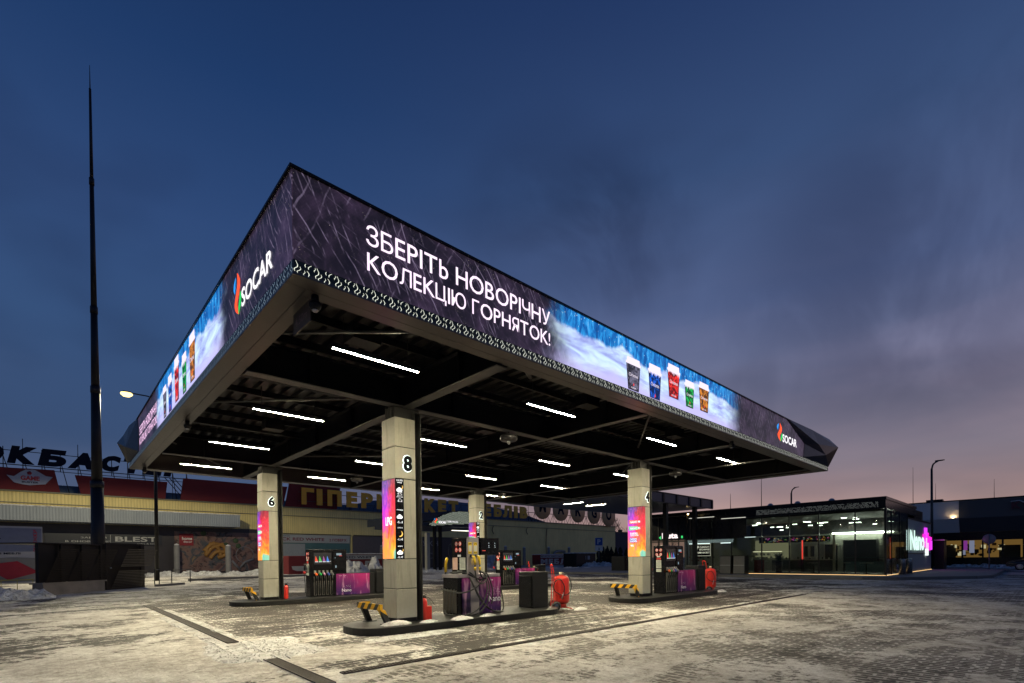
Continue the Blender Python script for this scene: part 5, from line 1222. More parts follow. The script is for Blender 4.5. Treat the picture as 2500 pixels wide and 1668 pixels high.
for i, (x, y) in enumerate([(150, 92), (142, 104), (160, 84), (128, 110)]): bare_tree(x, y, 13, ['distant leafless tree behind the annex, nearer one', 'distant leafless tree over the annex roof', 'distant leafless tree partly behind column 4', 'distant leafless tree behind the disc sign'][i], 20+i)

# ================================================================== SERVICE BAY
t_ = thing('service_bay', 'small car service bay with white scale patterned arched fascia', 'service bay', (32, 42, 0))
arcp = [(29.7, 5.62), (30.6, 6.2), (31.7, 6.8), (33., 7.22), (34.2, 7.38), (36.5, 7.3), (38.5, 6.9), (38.5, 5.85), (34, 5.75), (30.0, 5.38)]
mb = MB(); mb.prism(arcp, (0, 41.7, 0), XP, ZP, YP, .25); mb.build('fascia', SIGNBLK, t_)
mb = MB()
def inside(px, pz):
    c = False; n_ = len(arcp)
    for i in range(n_):
        (xa, za), (xb, zb2) = arcp[i], arcp[i-1]
        if (za > pz) != (zb2 > pz) and px < (xb-xa)*(pz-za)/(zb2-za)+xa: c = not c
    return c
r_ = 0; z = 5.45
while z < 7.4:
    x_ = 29.7+(.09 if r_ % 2 else 0)
    while x_ < 38.5:
        if inside(x_, z) and inside(x_+.1, z+.1): mb.face([(x_-.05, 41.69, z), (x_+.0, 41.69, z-.04), (x_+.055, 41.69, z), (x_+.02, 41.69, z+.045)])
        x_ += .18
    z += .105; r_ += 1
mb.build('scale_pattern', glow('pattern_glow', (.6, .68, .55, 1), .95), t_)
mb = MB(); text(mb, 'SOCAR', (31.0, 41.66, 5.72), XP, ZP, 1.05, .3, .03); text(mb, '| SERVICES', (32.1, 41.66, 5.82), XP, ZP, 1.75, .28, .0); mb.build('lettering', WHITE, t_)
flame_logo(t_, lambda a, z: (a, 41.66, z), 30.65, 5.72, .62, .5)
mb = MB(); mb.box(28.2, 38.5, 42.0, 52, 5.4, 5.8); mb.prism([(28.2, 6.75), (29.7, 6.9), (33, 7.3), (38.5, 7.1), (38.5, 7.0), (28.2, 5.8)], (0, 42, 0), XP, ZP, YP, 12); mb.build('roof', mat('dark_blue_roof', (.02, .028, .045), .5), t_)
for x_, y_ in ((31.2, 42.8), (32.0, 42.8), (37.9, 42.8), (31.2, 55)):
    mb = MB(); mb.box(x_-.16, x_+.16, y_-.16, y_+.16, 0, 5.4); mb.build('post', BLACK, t_)
mb = MB(); mb.m(0).box(29.6, 30.0, 42, 42.5, 0, 4.6); mb.build('wall_edge', CONC, t_)
mb = MB(); mb.box(33.2, 33.9, 42.5, 43.1, 0, 1.5).tube(catm([(33.3, 42.5, 1.4), (32.9, 42.4, 2.3), (33.1, 42.4, 3.3), (33.4, 42.4, 3.0), (33.5, 42.4, 1.5)]), .03, 6); mb.build('vacuum_unit', mat('grey_machine', (.12, .12, .12), .4, .3), t_)
mb = MB(); mb.box(33.6, 36.2, 42.6, 42.66, 4.98, 5.05); mb.build('strip_light', glow('strip_light', (1, .95, .75, 1), 3.), t_)

# ================================================================== REAR LINK CANOPY
t_ = thing('link_canopy', 'dark steel framed roof between the big canopy and the shop', 'canopy', (30, 14, 4))
mb = MB(); mb.box(22.2, 37.95, 12.0, 12.04, 5.50, 6.16).box(22.2, 37.95, 12.05, 20, 5.52, 5.62); mb.build('fascia', mat('slate_panel', (.05, .055, .08), .4, .2), t_)
mb = MB(); mb.box(22.2, 38.0, 11.93, 12.045, 6.165, 6.22).box(22.2, 38.0, 11.93, 11.995, 5.44, 5.5)
for k in range(9): mb.box(22.5+k*1.92, 22.72+k*1.92, 11.94, 11.997, 5.505, 6.16)
for x_ in (27, 31, 35.5): mb.box(x_, x_+.3, 12.2, 12.5, 0 if x_ < 30 else 0, 5.5)
mb.build('steel_frame', BLACK, t_)

# ================================================================== SHOP
XS = 37.2; YS = .11; ZG = .15; ZR = 5.25
shop = thing('station_shop', 'single storey black glass filling station shop with lit interior', 'building', (45, 9, ZG))
# wall/roof shell
mb = MB(); mb.box(XS-.05, 48, YS-.05, 18.4, ZR-.14, ZR+.05).box(XS, XS+.3, YS+.0, 18.4, 4.52, ZR-.145).box(XS+.3, 48, YS, YS+.3, 4.52, ZR-.145)
mb.build('roof', SIGNBLK, shop)
mb = MB(); mb.box(XS-.02, 44.6, YS-.02, 18.4, ZG, ZG+.04); mb.box(45.3, 45.5, YS+.35, 18.4, ZG+.04, 3.3); mb.build('floor_and_rear_wall', mat('interior_grey', (.36, .365, .31), .5, 0, .3, 1), shop)
mb = MB(); mb.box(XS+.31, 45.29, YS+.31, 18.4, 4.40, 4.50); mb.box(45.25, 45.5, YS+.35, 18.4, 3.31, 4.39); mb.build('ceiling', mat('dark_ceiling', (.03, .03, .03), .6), shop)
mull = [1.78, 3.94, 5.85, 7.78, 10.08, 11.6, 13.54, 14.6, 16.48, 18.36]
ys_ = [YS+.04]+mull
for a, b in zip(ys_, ys_[1:]):
    mb = MB(); mb.m(0).box(XS-.01, XS+.005, a+.04, b-.04, ZG+.1, 4.5)
    wn = mb.build('window', GLASS, shop)
    mb = MB(); mb.box(XS-.03, XS+.04, b-.037, b+.037, ZG+.05, 4.51).box(XS-.03, XS+.03, a+.04, b-.04, ZG+.041, ZG+.1); mb.build('mullion', BLACK, wn)
for a, b in ((XS+.08, 38.9), (38.9, 41.7), (41.7, 44.5)):
    mb = MB(); mb.box(a+.04, b-.04, YS-.01, YS+.005, ZG+.1, 4.5); wn = mb.build('window', GLASS, shop)
    mb = MB(); mb.box(b-.037, b+.037, YS-.03, YS+.04, ZG+.05, 4.51).box(a-.0, a+.05, YS-.025, YS+.04, ZG+.05, 4.51); mb.build('mullion', BLACK, wn)
mb = MB(); mb.box(XS-.04, XS+.08, YS-.04, YS+.08, ZG, 4.6); mb.build('corner_post', BLACK, shop)
# dark opaque left half facade
mb = MB(); mb.box(XS-.03, XS-.012, 11.7, 18.4, 2.95, 4.6).box(XS-.03, XS-.012, 8.9, 11.55, 2.95, 4.5); mb.build('facade_panel', SIGNBLK, shop)
mb = MB()
for y_ in (13.5, 16.5, 18.3): mb.box(XS-.09, XS-.031, y_-.04, y_+.04, ZG, 5.0)
mb.box(XS-.09, XS-.031, 11.8, 18.4, 2.78, 2.90).box(XS-.09, XS-.031, 11.8, 18.4, 4.95, 5.05); mb.build('facade_frame', mat('bronze_frame', (.06, .055, .045), .4, .4), shop)
# pierced band
mb = MB(); rs = random.Random(4)
y = .5
while y < 8.1:
    for k in range(6):
        zz2 = 4.63+k*.062; yy2 = y+(.03 if k % 2 else 0)
        if rs.random() < .72: mb.face([(XS-.055, yy2, zz2), (XS-.055, yy2+.022, zz2+.006), (XS-.055, yy2+.03, zz2+.045), (XS-.055, yy2+.008, zz2+.04)])
    y += .075
mb.build('band_cutouts', glow('band_glow', (.6, .64, .62, 1), .33), shop)
# base LED line
mb = MB(); mb.box(XS-.06, XS-.052, YS, 10.2, ZG+.004, ZG+.028).box(XS-.05, 55.4, YS-.065, YS-.053, ZG+.004, ZG+.028); mb.build('base_light_line', glow('warm_line', (1, .62, .25, 1), 2.0), shop)
# side wing
mb = MB(); mb.box(44.62, 45.55, YS, YS+.3, ZG, 4.18).box(45.55, 55.4, YS, 9, ZG, 4.18); wg = mb.build('side_wall', corrugated('ribbed_grey_wall', (.42, .42, .40, 1), .35), shop)
mb = MB(); mb.box(44.6, 45.52, YS-.03, YS+.3, 4.181, 4.3).box(45.53, 55.5, YS-.03, 9, 4.181, 4.3).box(44.6, 55.4, YS-.03, YS-.003, 1.55, 1.6); mb.build('wall_trim', BLACK, wg)
mb = MB()
for k in range(9): mb.box(48.05, 52, YS+.1, YS+.9, 4.35+k*.085, 4.40+k*.085)
mb.box(48.05, 52, YS+.3, 6, 4.31, 5.1); mb.build('roof_louvre', BLACK, shop)
mb = MB()
for y_ in (7.5, 5.6, 3.4): mb.lathe([(.0, .25), (.12, .22), (.2, .12), (.22, 0)], (38.2, y_, ZR+.05), 14)
mb.build('roof_dome', mat('pale_dome', (.25, .28, .33), .3), shop)
# interior
INL = glow('interior_tube', (.95, 1., .86, 1), 30.); 
mb = MB(); rs = random.Random(21)
for k in range(22):
    y_ = .9+k*.47+rs.uniform(-.15, .15); x_ = 38.6+rs.random()*6; z_ = 4.34-.62*rs.random(); l_ = .10+.14*rs.random(); a_ = rs.choice((0, 0, .5, -.4))
    mb.prism([(-l_, 0), (l_, 0), (l_, .02), (-l_, .02)], (x_, y_, z_), Vector((math.sin(a_), math.cos(a_), 0)), ZP, Vector((math.cos(a_), -math.sin(a_), 0)), .04)
mb.box(44.9, 45.0, 1.0, 5.1, 3.22, 3.34); mb.build('ceiling_tubes', INL, shop)
# objects inside
t_ = thing('shop_counter', 'long pale edged service counter inside the shop', 'counter', (43.4, 6.2, ZG+.04))
mb = MB(); mb.box(43.2, 44, 4.7, 9.2, ZG+.04, 1.12); mb.build('body', mat('counter_dark', (.05, .06, .06), .3), t_)
mb = MB(); mb.box(43.1, 44.1, 4.6, 9.3, 1.12, 1.2).box(43.1, 43.25, 4.45, 4.6, ZG+.04, 3.2); mb.build('worktop', mat('pale_worktop', (.4, .37, .27), .4), t_)
t_ = thing('menu_board', 'row of dark hanging menu screens with coloured pictures inside the shop', 'menu board', (43.6, 7, 2.7))
mb = MB(); mb.box(43.6, 43.66, 4.9, 10.4, 2.62, 3.12); ms = mb.build('screens', SIGNBLK, t_)
mb = MB(); rs = random.Random(2); cm = [glow('menu_yellow', (1, .6, .05, 1), .9), glow('menu_red', (.9, .05, .1, 1), .9), glow('menu_green', (.15, .6, .1, 1), .7), glow('menu_white', (.6, .7, .7, 1), .6), glow('menu_pink', (.9, .1, .6, 1), .9)]
for k in range(90):
    y_ = 5+rs.random()*5.2; z_ = 2.66+rs.random()*.36; a, b = .03+rs.random()*.13, .015+rs.random()*.05
    mb.cur = rs.choice([0, 0, 1, 2, 3, 3, 3, 4]); mb.face([(43.596-k*.0001, y_, z_), (43.596-k*.0001, y_-a, z_), (43.596-k*.0001, y_-a*.8, z_+b), (43.596-k*.0001, y_-a*.2, z_+b)])
mb.build('menu_pictures', cm, ms)
for i, (x_, y_) in enumerate(((42.5, 6.6), (42.2, .72))):
    t_ = thing('red_light_column', ['red glowing light tube standing in the middle of the shop window', 'red glowing light tube near the glass corner of the shop'][i], 'lamp', (x_, y_, 1.2))
    mb = MB(); mb.tube([(x_, y_, 1.2), (x_, y_, 2.75)], .05, 8); mb.build('tube', glow('red_tube', (1, .07, .05, 1), 2.), t_)
    mb = MB(); mb.box(x_-.1, x_+.1, y_-.1, y_+.1, ZG+.04, 1.2); mb.build('stand', BLACK, t_)
t_ = thing('display_fridge', 'glass fronted display fridges at the right of the shop interior', 'fridge', (44.6, 2.5, ZG+.04))
mb = MB(); mb.box(44.4, 45.2, 2.0, 4.2, ZG+.04, 2.7); mb.build('body', mat('fridge_dark', (.05, .055, .06), .3), t_)
mb = MB(); mb.box(43.0, 43.8, .8, 3.7, ZG+.04, 1.0).box(43.0, 43.7, .8, 3.7, 1.3, 1.34); mb.build('glass_counter', mat('teal_counter', (.1, .16, .17), .2), t_)
mb = MB(); mb.m(0).box(45.22, 45.29, 4.7, 5.8, .2, 2.5).box(45.22, 45.29, 6.3, 7.4, 1.3, 2.4).m(1).box(45.2, 45.215, 4.8, 5.7, .2, 2.4).box(45.2, 45.215, 6.5, 6.8, 1.4, 2.3).box(45.2, 45.215, 7.0, 7.3, 1.4, 2.3).m(0).box(44.9, 45.29, .5, 1.7, .2, 3.1)
for k in range(9): mb.cur = k % 2; mb.box(43.3, 43.45, 4.9+k*.45, 4.98+k*.45, 1.2, 1.32+.05*(k % 3))
mb.build('interior_fittings', [mat('pale_door_panel', (.5, .48, .38), .5), mat('dark_recess', (.03, .035, .035), .4)], shop)
for i, (x_, y_) in enumerate(((39.4, 4.9), (39.6, 3.0), (39.3, 1.6))):
    t_ = thing('cafe_table', ['cafe table with dark chairs in the middle of the shop window', 'cafe table right of the middle of the shop window', 'cafe table nearest the glass corner of the shop'][i], 'table', (x_, y_, ZG+.04))
    mb = MB(); mb.box(x_-.35, x_+.35, y_-.35, y_+.35, .93, .96); mb.build('tabletop', mat('pale_worktop', (.4, .37, .27)), t_)
    mb = MB(); mb.cyl(x_, y_, ZG+.04, .93, .03, 8); mb.cyl(x_, y_, ZG+.04, ZG+.07, .22, 14); mb.build('pedestal', BLACK, t_)
t_ = thing('kitchen_shelves', 'bright kitchen shelves and bottles at the left of the lit interior', 'shelves', (44.8, 9.8, ZG))
mb = MB(); mb.m(0).box(45.1, 45.28, 8.4, 11.3, 1.3, 2.9).m(1)
rs = random.Random(9)
for k in range(60): y_ = 8.5+rs.random()*2.7; z_ = rs.choice((1.25, 1.55, .95)); mb.box(43.9, 44.0, y_, y_+.05+.08*rs.random(), z_, z_+.08+.15*rs.random())
mb.m(2).box(43.8, 43.84, 8.6, 11, 1.86, 1.9)
mb.build('shelf_unit', [glow('lit_kitchen_wall', (.5, .46, .26, 1), .55), mat('crockery', (.5, .5, .45), .3), glow('shelf_light', (1, .9, .6, 1), 2.5)], t_)
t_ = thing('potted_plant', 'dark leafy pot plant behind the shop window', 'plant', (39.6, 7.4, ZG+.04))
mb = MB(); mb.lathe([(0, 0), (.22, 0), (.28, .9), (.24, .9), (0, .85)], (39.6, 7.4, ZG+.04), 16); mb.build('pot', BLACK, t_)
mb = MB(); rs = random.Random(5)
for k in range(70):
    a = rs.random()*6.28; r_ = .2+.45*rs.random(); zt_ = 1.2+.75*rs.random(); p0 = Vector((39.6, 7.4, 1.05)); p1 = p0+Vector((math.cos(a)*r_, math.sin(a)*r_, zt_-1.05)); sdv = Vector((-math.sin(a), math.cos(a), 0))*.035; md = (p0+p1)/2+ZP*.12
    mb.face([p0, md-sdv, p1-ZP*.1, md+sdv])
mb.build('leaves', mat('pot_leaf', (.05, .09, .05), .5), t_)
mb = MB(); mb.box(38.6, 39.1, 8.3, 8.9, .2, 1.2); o = mb.build('red_crate', mat('dull_red_crate', (.25, .03, .02), .5), None, .03, loc=(38.85, 8.6, .2)); tag(o, 'dull red crate with a white label inside the shop window', 'crate')
# Nano sign
t_ = thing('wall_sign', 'tall glowing white Nano letters with magenta pixel blocks on the grey side wall', 'sign', (48, YS-.1, 1.8))
mb = MB(); text(mb, 'Nano', (44.75, YS-.12, 1.82), XP, ZP, 6.3, 1.55, .045); mb.build('lettering', glow('sign_white_green', (.72, 1, .9, 1), 1.15), t_)
mb = MB(); rs = random.Random(11)
for a, b, z0_, z1_, c in ((51.7, 52.4, 2.9, 3.75, 0), (51., 51.6, 2.55, 3.2, 1), (52.4, 53.1, 2.5, 3.35, 1), (51.6, 52.3, 2.2, 2.88, 2), (53.2, 54., 2.2, 3.05, 1), (52.5, 53.1, 2.0, 2.48, 2), (54.1, 55., 1.9, 2.7, 0), (53.2, 54.0, 1.85, 2.18, 1), (52.2, 53.0, 1.4, 1.98, 3), (51.2, 51.55, 2.1, 2.5, 1), (54.2, 54.8, 2.75, 3.0, 1)):
    mb.cur = c; mb.box(a, b, YS-.14, YS-.02, z0_, z1_)
mb.build('pixel_blocks', [glow('px_violet', (.75, .05, 1, 1), 1.3), glow('px_magenta', (1, .02, .6, 1), 1.4), glow('px_pink', (1, .5, .8, 1), 1.2), glow('px_white', (.9, 1, 1, 1), 1.2)], t_)
# shop signs on the facade
t_ = thing('cafe_sign', 'glowing Buta letters with a green leaf mark on the shop facade', 'sign', (XS-.1, 15.4, 3))
mb = MB(); text(mb, 'Buta', (XS-.12, 16.1, 3.1), -YP, ZP, 1.5, .5, .03, depth=.04); mb.build('lettering', glow('sign_warm_white', (1, .85, .85, 1), 1.3), t_)
mb = MB(); mb.face([(XS-.13, 16.42, 3.2), (XS-.13, 16.2, 3.02), (XS-.13, 16.22, 3.36)]); mb.box(XS-.13, XS-.12, 14.15, 14.3, 3.1, 3.3); mb.build('leaf_mark', glow('leaf_green', (.05, .8, .2, 1), 1.), t_)
t_ = thing('exchange_sign', 'framed black sign reading CURRENCY EXCHANGE with Cyrillic line below', 'sign', (XS-.2, 12.4, 1.5))
mb = MB(); mb.box(XS-.22, XS-.16, 11.68, 13.12, 1.56, 2.5); bd = mb.build('board', SIGNBLK, t_)
SG = glow('sign_soft_white', (.9, .92, .72, 1), .75)
mb = MB(); text(mb, 'CURRENCY', (XS-.224, 12.62, 2.22), -YP, ZP, .86, .13, .01); text(mb, 'EXCHANGE', (XS-.224, 12.62, 2.02), -YP, ZP, .86, .13, .01); text(mb, 'ОБМІН ВАЛЮТ', (XS-.224, 12.9, 1.76), -YP, ZP, 1.14, .14, .01); mb.build('lettering', SG, bd)
mb = MB()
for a, b, c, d_ in ((11.68, 13.12, 1.56, 1.58), (11.68, 13.12, 2.48, 2.5), (11.68, 11.70, 1.58, 2.48), (13.10, 13.12, 1.58, 2.48)): mb.box(XS-.226, XS-.221, a, b, c, d_)
for p_ in ((12.95, 2.3), (12.78, 2.3), (12.86, 2.15)): mb.lathe([(0, 0), (.09, 0), (0, .004)], (XS-.224, p_[0], p_[1]), 12, (-1, 0, 0))
mb.build('frame_and_coins', SG, bd)
mb = MB(); y = 9.9
while y < 13.8: mb.face([(XS-.1, y, 2.62), (XS-.1, y+.03, 2.62), (XS-.1, y+.06, 2.76), (XS-.1, y+.03, 2.76)]); mb.face([(XS-.1, y, 2.76), (XS-.1, y+.03, 2.76), (XS-.1, y-.01, 2.88), (XS-.1, y-.04, 2.88)]); y += .085
mb.build('entrance_pattern', glow('entrance_glow', (.45, .62, .6, 1), .6), shop)
mb = MB(); mb.box(XS-.1, XS-.06, 10.1, 10.9, 2.56, 2.60).box(XS-.1, XS-.06, 11.8, 13.6, 2.56, 2.60); mb.box(XS-.11, XS-.08, 8.2, 9.0, 2.96, 2.98); mb.build('entrance_light', glow('entrance_strip', (.8, 1, .95, 1), 2.), shop)
mb = MB(); rs = random.Random(3)
for k in range(40): y_ = 11.9+rs.random()*2.5; z_ = rs.choice((.5, .8, 1.1, 1.35)); mb.cur = k % 3; mb.box(XS+1., XS+1.05, y_, y_+.12, z_, z_+.16)
o = mb.build('goods_rack', [mat('goods_red', (.3, .04, .04), .5), mat('goods_white', (.3, .3, .28), .5), mat('goods_dark', (.06, .06, .07), .5)], None, 0, loc=(38.2, 13, .2)); tag(o, 'rack of red and white goods behind the glass left of the entrance', 'goods rack')
# outdoor cabinets by the entrance
for i, (a, b) in enumerate(((10.55, 9.6), (9.5, 8.55))):
    t_ = thing('outdoor_cabinet', ['left one of two grey slanted cabinets outside the shop', 'right one of two grey slanted cabinets outside the shop'][i], 'cabinet', (36.3, (a+b)/2, ZG), 0, 'grey cabinets before the shop')
    mb = MB(); mb.prism([(0, 0), (.75, 0), (.75, 1.42), (.12, 1.42)], (35.95, b, ZG), XP, ZP, YP, a-b-.06); mb.build('body', BLACK, t_, .01)
    mb = MB(); mb.prism([(-.02, .04), (-.008, .04), (.085, 1.36), (.073, 1.36)], (35.95, b+.04, ZG), XP, ZP, YP, a-b-.14); mb.build('front_panel', mat('grey_front_panel', (.12, .115, .105), .4, .3), t_)
    mb = MB(); mb.prism([(.02, .66), (.03, .66), (.031, .68), (.021, .68)], (35.925, b+.04, ZG), XP, ZP, YP, a-b-.14); mb.build('handle', CHROME, t_)
# lamp reflection in the shop glass, built as a glowing lamp on a post
t_ = thing('lamp_reflection_post', 'thin post with a small yellow glow built for a lamp reflection in the shop facade', 'lamp', (36.0, 13.2, 0))
mb = MB(); mb.tube([(36, 13.2, 0), (36, 13.2, 4.95)], .05, 8); mb.build('pole', BLACK, t_)
mb = MB(); mb.lathe([(0, 0), (.06, .02), (.06, .08), (0, .1)], (36, 13.1, 4.95), 10); mb.build('lamp', glow('lamp_reflection_glow', (1, .7, .3, 1), 18.), t_)
mb = MB(); mb.box(35.95, 36.0, 10.9, 13., 4.62, 4.66).box(37.0, 37.05, 8.9, 10.8, 4.50, 4.54); mb.build('bracket_light', glow('bracket_glow', (1, .97, .85, 1), .8), t_)
# bins at the corner
for i, (x_, y_) in enumerate(((40.2, -.25), (42.0, -.35))):
    mb = MB(); mb.lathe([(0, 0), (.2, 0), (.2, 1.0), (.19, 1.04), (.13, 1.06), (.13, .9), (0, 1.)], (0, 0, 0), 20); o = mb.build('litter_bin', mat('brushed_steel_bin', (.3, .29, .28), .28, .8), None); o.location = (x_, y_, ZG)
    tag(o, ['left steel litter bin at the shop corner', 'right steel litter bin at the shop corner, taller in view'][i], 'litter bin', 'steel litter bins')
# rooftop rods and far lamps
def rod(x, y, z0, z1, label):
    mb = MB(); mb.tube([(x, y, z0), (x, y, z1)], [.03, .012], 6); mb.lathe([(.18, 0), (.1, .12), (0, .15)], (x, y, z0), 10)
    tag(mb.build('lightning_rod', BLACK, None, 0, loc=(x, y, z0)), label, 'lightning rod', 'thin rods on the roofs')
rod(40.2, 8.9, ZR+.04, 8.6, 'tallest lightning rod on the shop roof below the canopy tip'); rod(40.6, 11.6, ZR+.04, 6.9, 'short lightning rod on the shop roof left of the tall one')
rod(66, 2.9, 6.9, 10.9, 'lightning rod just right of the big lamp pole'); rod(70, 1.5, 7.05, 9.4, 'lightning rod above the pale restaurant wall'); rod(70, -3.2, 7.05, 9.3, 'lightning rod at the right on the restaurant roof')
def mastlamp(x, y, h, dx, dy, label, r=.09):
    t_ = thing('street_lamp', label, 'street lamp', (x, y, 0)); mb = MB(); mb.tube([(x, y, 0), (x, y, h*.93)], [r*1.6, r], 10); mb.tube(catm([(x, y, h*.92), (x+dx*.15, y+dy*.15, h*.97), (x+dx*.6, y+dy*.6, h)]), r*.8, 8); mb.build('pole', DARKST, t_)
    mb = MB(); mb.prism([(0, -.05), (.7, .05), (.7, .14), (0, .08)], (x+dx*.5, y+dy*.5, h), Vector((dx, dy, 0)).normalized(), ZP, Vector((-dy, dx, 0)).normalized(), .25); mb.build('lamp_head', BLACK, t_)
mastlamp(57.9, .35, 10.2, .75, -.7, 'tall unlit street lamp in front of the pale restaurant wall', .085)
mastlamp(84.8, 21.0, 12.4, .8, -.75, 'distant unlit street lamp seen over the shop roof', .12)
mb = MB(); mb.box(57.1, 58.7, -.6, .1, ZG, 2.75); mb.m(1).box(57.05, 58.75, -.65, .12, 2.751, 2.83); o = mb.build('switch_cabinet', [BLACK, CHROME], None, 0, loc=(57.9, -.2, ZG)); tag(o, 'black switch cabinet with pale lid at the foot of the tall lamp', 'cabinet')
t_ = thing('round_road_sign', 'back of a round road sign on a grey pole at the far right', 'road sign', (56.5, -3.6, ZG), YAW-math.pi/2-.75, world=False)
mb = MB(); mb.tube([(0, -.04, 0), (0, -.04, 3.0)], .045, 8); mb.build('pole', mat('grey_pole', (.2, .2, .2)), t_)
mb = MB(); mb.lathe([(0, 0), (.42, 0), (.43, .015), (.42, .03), (0, .03)], (0, .0, 2.6), 28, (0, 1, 0)); mb.build('disc', mat('sign_back_grey', (.22, .22, .23), .5, .2), t_)

# ================================================================== RESTAURANT
XR = 68.
rest = thing('restaurant_building', 'low dark restaurant building with warm lit windows at the far right', 'building', (74, -4, 0))
PALE = mat('pale_cladding', (.75, .68, .64), .5, .1, .12, .5); DKC = mat('charcoal_cladding', (.07, .07, .072), .45, .1, .15, .5)
def manse(mb, y0_, y1_): mb.prism([(0, 7.1), (0, 5.25), (.9, 3.8), (8, 3.8), (8, 7.1)], (XR, y0_, 0), XP, ZP, YP, y1_-y0_)
mb = MB(); manse(mb, -.6, 8); mb.build('pale_upper_wall', PALE, rest)
mb = MB(); manse(mb, -20, -.61); mb.build('dark_upper_wall', DKC, rest)
mb = MB(); mb.box(XR-.05, XR+8, -20, 8.05, 7.101, 7.2).box(XR+1, XR+2, .8, 2.2, 7.2, 7.5); mb.build('roof_edge', BLACK, rest)
mb = MB(); mb.box(XR+.9, XR+1.2, -20, 8, 0, 1.13).box(XR+.9, XR+1.2, -20, 8, 2.93, 3.79); 
for a, b in ((8, 5), (1.8, .6), (-.72, -.88), (-2.32, -2.45), (-3.8, -3.95), (-5.3, -5.5), (-8, -8.3), (-12, -20)): mb.box(XR+.9, XR+1.2, b, a, 1.131, 2.929)
mb.build('lower_wall', SIGNBLK, rest)
mb = MB(); mb.box(XR+6, XR+6.1, -20, 8, .1, 3.7); mb.build('inner_wall', glow('glowing_inner_wall', (1, .50, .14, 1), .33), rest)  # warm room light put into the wall itself as emission
mb = MB(); mb.box(XR+3, XR+3.1, -5.1, -3.5, .1, 2.4).box(XR+2.8, XR+2.9, .8, -.1, .1, 2.5); mb.build('partition', mat('grey_partition', (.3, .27, .22), .5), rest)
for a, b in ((.6, -.72), (-.88, -2.32), (-2.45, -3.8), (-3.95, -5.3), (-5.5, -8), (-8.3, -12)):
    mb = MB(); mb.box(XR+1.0, XR+1.01, b, a, 1.13, 2.93); mb.build('window', GLASS, rest)
mb = MB(); rs = random.Random(8)
for k in range(60): y_ = .4-rs.random()*4.4; z_ = 1.2+rs.random()*1.2; mb.cur = rs.choice([0, 0, 1, 2, 3]); mb.box(XR+2.5+k*.05, XR+2.52+k*.05, y_, y_+.1+.3*rs.random(), z_, z_+.08+.4*rs.random())
mb.build('interior_furniture', [BLACK, mat('wood_chair', (.3, .15, .05), .5), mat('dark_chair', (.04, .04, .06), .5), glow('lampshade', (1, .8, .5, 1), 1.2)], rest)
mb = MB(); mb.box(XR+.9, XR+.94, -1.2, -.9, 1.9, 2.9); mb.m(1).box(XR+.9, XR+.94, -1.75, -1.35, 1.6, 2.9).box(XR+.9, XR+.94, -1.05, -.85, 1.4, 1.9); mb.build('window_poster', [glow('poster_purple', (.5, .08, .6, 1), .35), glow('poster_pale', (.45, .5, .7, 1), .35)], rest)
t_ = thing('fascia_sign', 'dark red unlit sign letters capped with snow at the right picture edge', 'sign', (XR-.1, -5.5, 6))
mb = MB(); text(mb, 'Кух', (XR-.2, -4.55, 5.75), -YP, ZP, 2.0, .9, .03, depth=.15); mb.build('lettering', mat('dark_red_letters', (.10, .012, .02), .5), t_)
mb = MB(); mb.tube(catm([(XR-.15, -4.5, 6.66), (XR-.15, -5.1, 6.72), (XR-.15, -5.4, 6.55), (XR-.15, -5.7, 6.7), (XR-.15, -6.4, 6.68)]), .05, 6); mb.build('snow_cap', SNOW, t_)
# wall spots of the restaurant
t_ = thing('wall_lamp', 'small wall lamp washing the restaurant wall with warm light', 'lamp', (XR-.5, -.2, 5.3))
mb = MB(); mb.box(XR-.3, XR-.02, -.3, -.05, 5.27, 5.33); mb.build('bracket', BLACK, t_)
mb = MB(); mb.box(XR-.28, XR-.1, -.28, -.07, 5.331, 5.345); mb.build('lamp', glow('wash_lamp', (1, .75, .4, 1), 50.), t_)

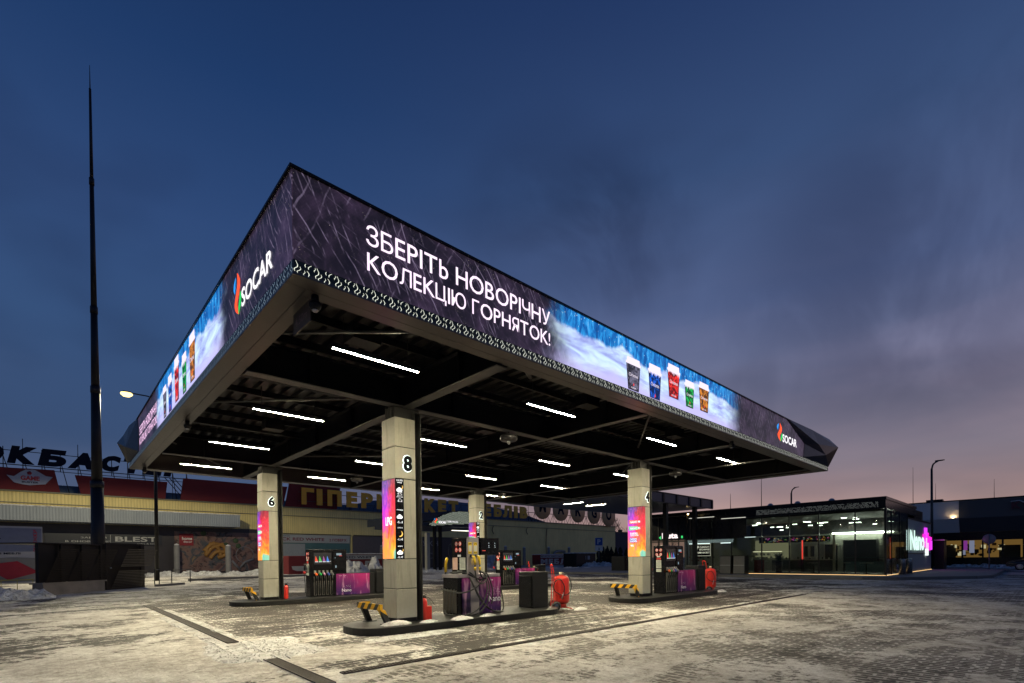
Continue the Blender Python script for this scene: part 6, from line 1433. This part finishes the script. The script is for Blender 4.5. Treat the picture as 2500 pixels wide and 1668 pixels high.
# ================================================================== CAR
def car():
    t_ = thing('parked_car', 'black parked car cut off by the right picture edge', 'car', (60.9, -6.75, 0), math.pi/2, world=False)
    P_ = mat('black_car_paint', (.012, .012, .014), .2, .3, .1, coat=.8)
    # local x forward (front = +x), y lateral; car length 4.5
    prof = [(2.24, .35), (2.28, .55), (2.2, .72), (1.95, .86), (1.2, .98), (.95, 1.02), (.25, 1.42), (-.6, 1.46), (-1.3, 1.38), (-1.85, 1.06), (-2.15, 1.0), (-2.25, .6), (-2.2, .32)]
    mb = MB(); rows = []
    for yv, s, dz in ((-.86, .97, -.05), (-.90, .99, -.0), (-.72, 1., .0), (0, 1.015, .02), (.72, 1., 0), (.90, .99, 0), (.86, .97, -.05)):
        rows.append([(x*s, (yv if z < 1.05 else yv*.78), z+dz if z > .5 else z) for x, z in prof])
    i0 = 0
    for r0, r1 in zip(rows, rows[1:]):
        for k in range(len(prof)-1): mb.face([r0[k], r0[k+1], r1[k+1], r1[k]], True)
    mb.face(rows[0]); mb.face(rows[-1]); o_ = mb.build('body', P_, t_)
    bm = bmesh.new(); bm.from_mesh(o_.data); bmesh.ops.remove_doubles(bm, verts=bm.verts, dist=.001); bmesh.ops.recalc_face_normals(bm, faces=bm.faces); bm.to_mesh(o_.data); bm.free()
    G_ = mat('car_glass', (.02, .022, .025), .08, 0, .05)
    mb = MB(); mb.face([(.97, -.66, 1.04), (.97, .66, 1.04), (.3, .6, 1.42), (.3, -.6, 1.42)]); mb.build('windscreen', G_, t_)
    for s in (-1, 1):
        mb = MB(); mb.face([(.75, s*.83, 1.05), (.2, s*.72, 1.38), (-1.1, s*.72, 1.36), (-1.6, s*.83, 1.08)]); mb.build('side_window', G_, t_)
        mb = MB(); mb.face([(2.22, s*.45, .62), (2.1, s*.85, .68), (1.78, s*.905, .82), (1.95, s*.60, .83), (2.16, s*.4, .74)]); mb.build('headlight', mat('headlight_glass', (.5, .45, .5), .1, .3), t_)
        for x_ in (1.4, -1.4):
            mb = MB(); mb.lathe([(.2, -.1), (.31, -.1), (.33, -.06), (.33, .06), (.31, .1), (.2, .1)], (x_, s*.84, .33), 24, (0, 1, 0)); wl = mb.build('wheel', RUB, t_)
            mb = MB()
            for k in range(10):
                a = k*math.pi/5; c, d_ = math.cos(a), math.sin(a)
                mb.prism([(.03, -.018), (.2, -.025), (.2, .025), (.03, .018)], (x_, s*.93, .33), Vector((c, 0, d_)), Vector((-d_, 0, c)), YP*s, .015)
            mb.lathe([(.19, -.02), (.22, -.02), (.22, .02), (.19, .02)], (x_, s*.93, .33), 24, (0, 1, 0)); mb.lathe([(0, 0), (.05, 0), (0, .02)], (x_, s*.94, .33), 10, (0, s, 0)); mb.build('rim', CHROME, wl)
    mb = MB(); mb.box(2.25, 2.30, -.4, .4, .42, .55); mb.build('grille', BLACK, t_)
    mb = MB(); mb.box(2.30, 2.31, -.26, .26, .36, .46); mb.build('number_plate', mat('plate_white', (.5, .5, .5), .5), t_)
car()
for o in bpy.data.objects:
    if 'w' in o: del o['w']
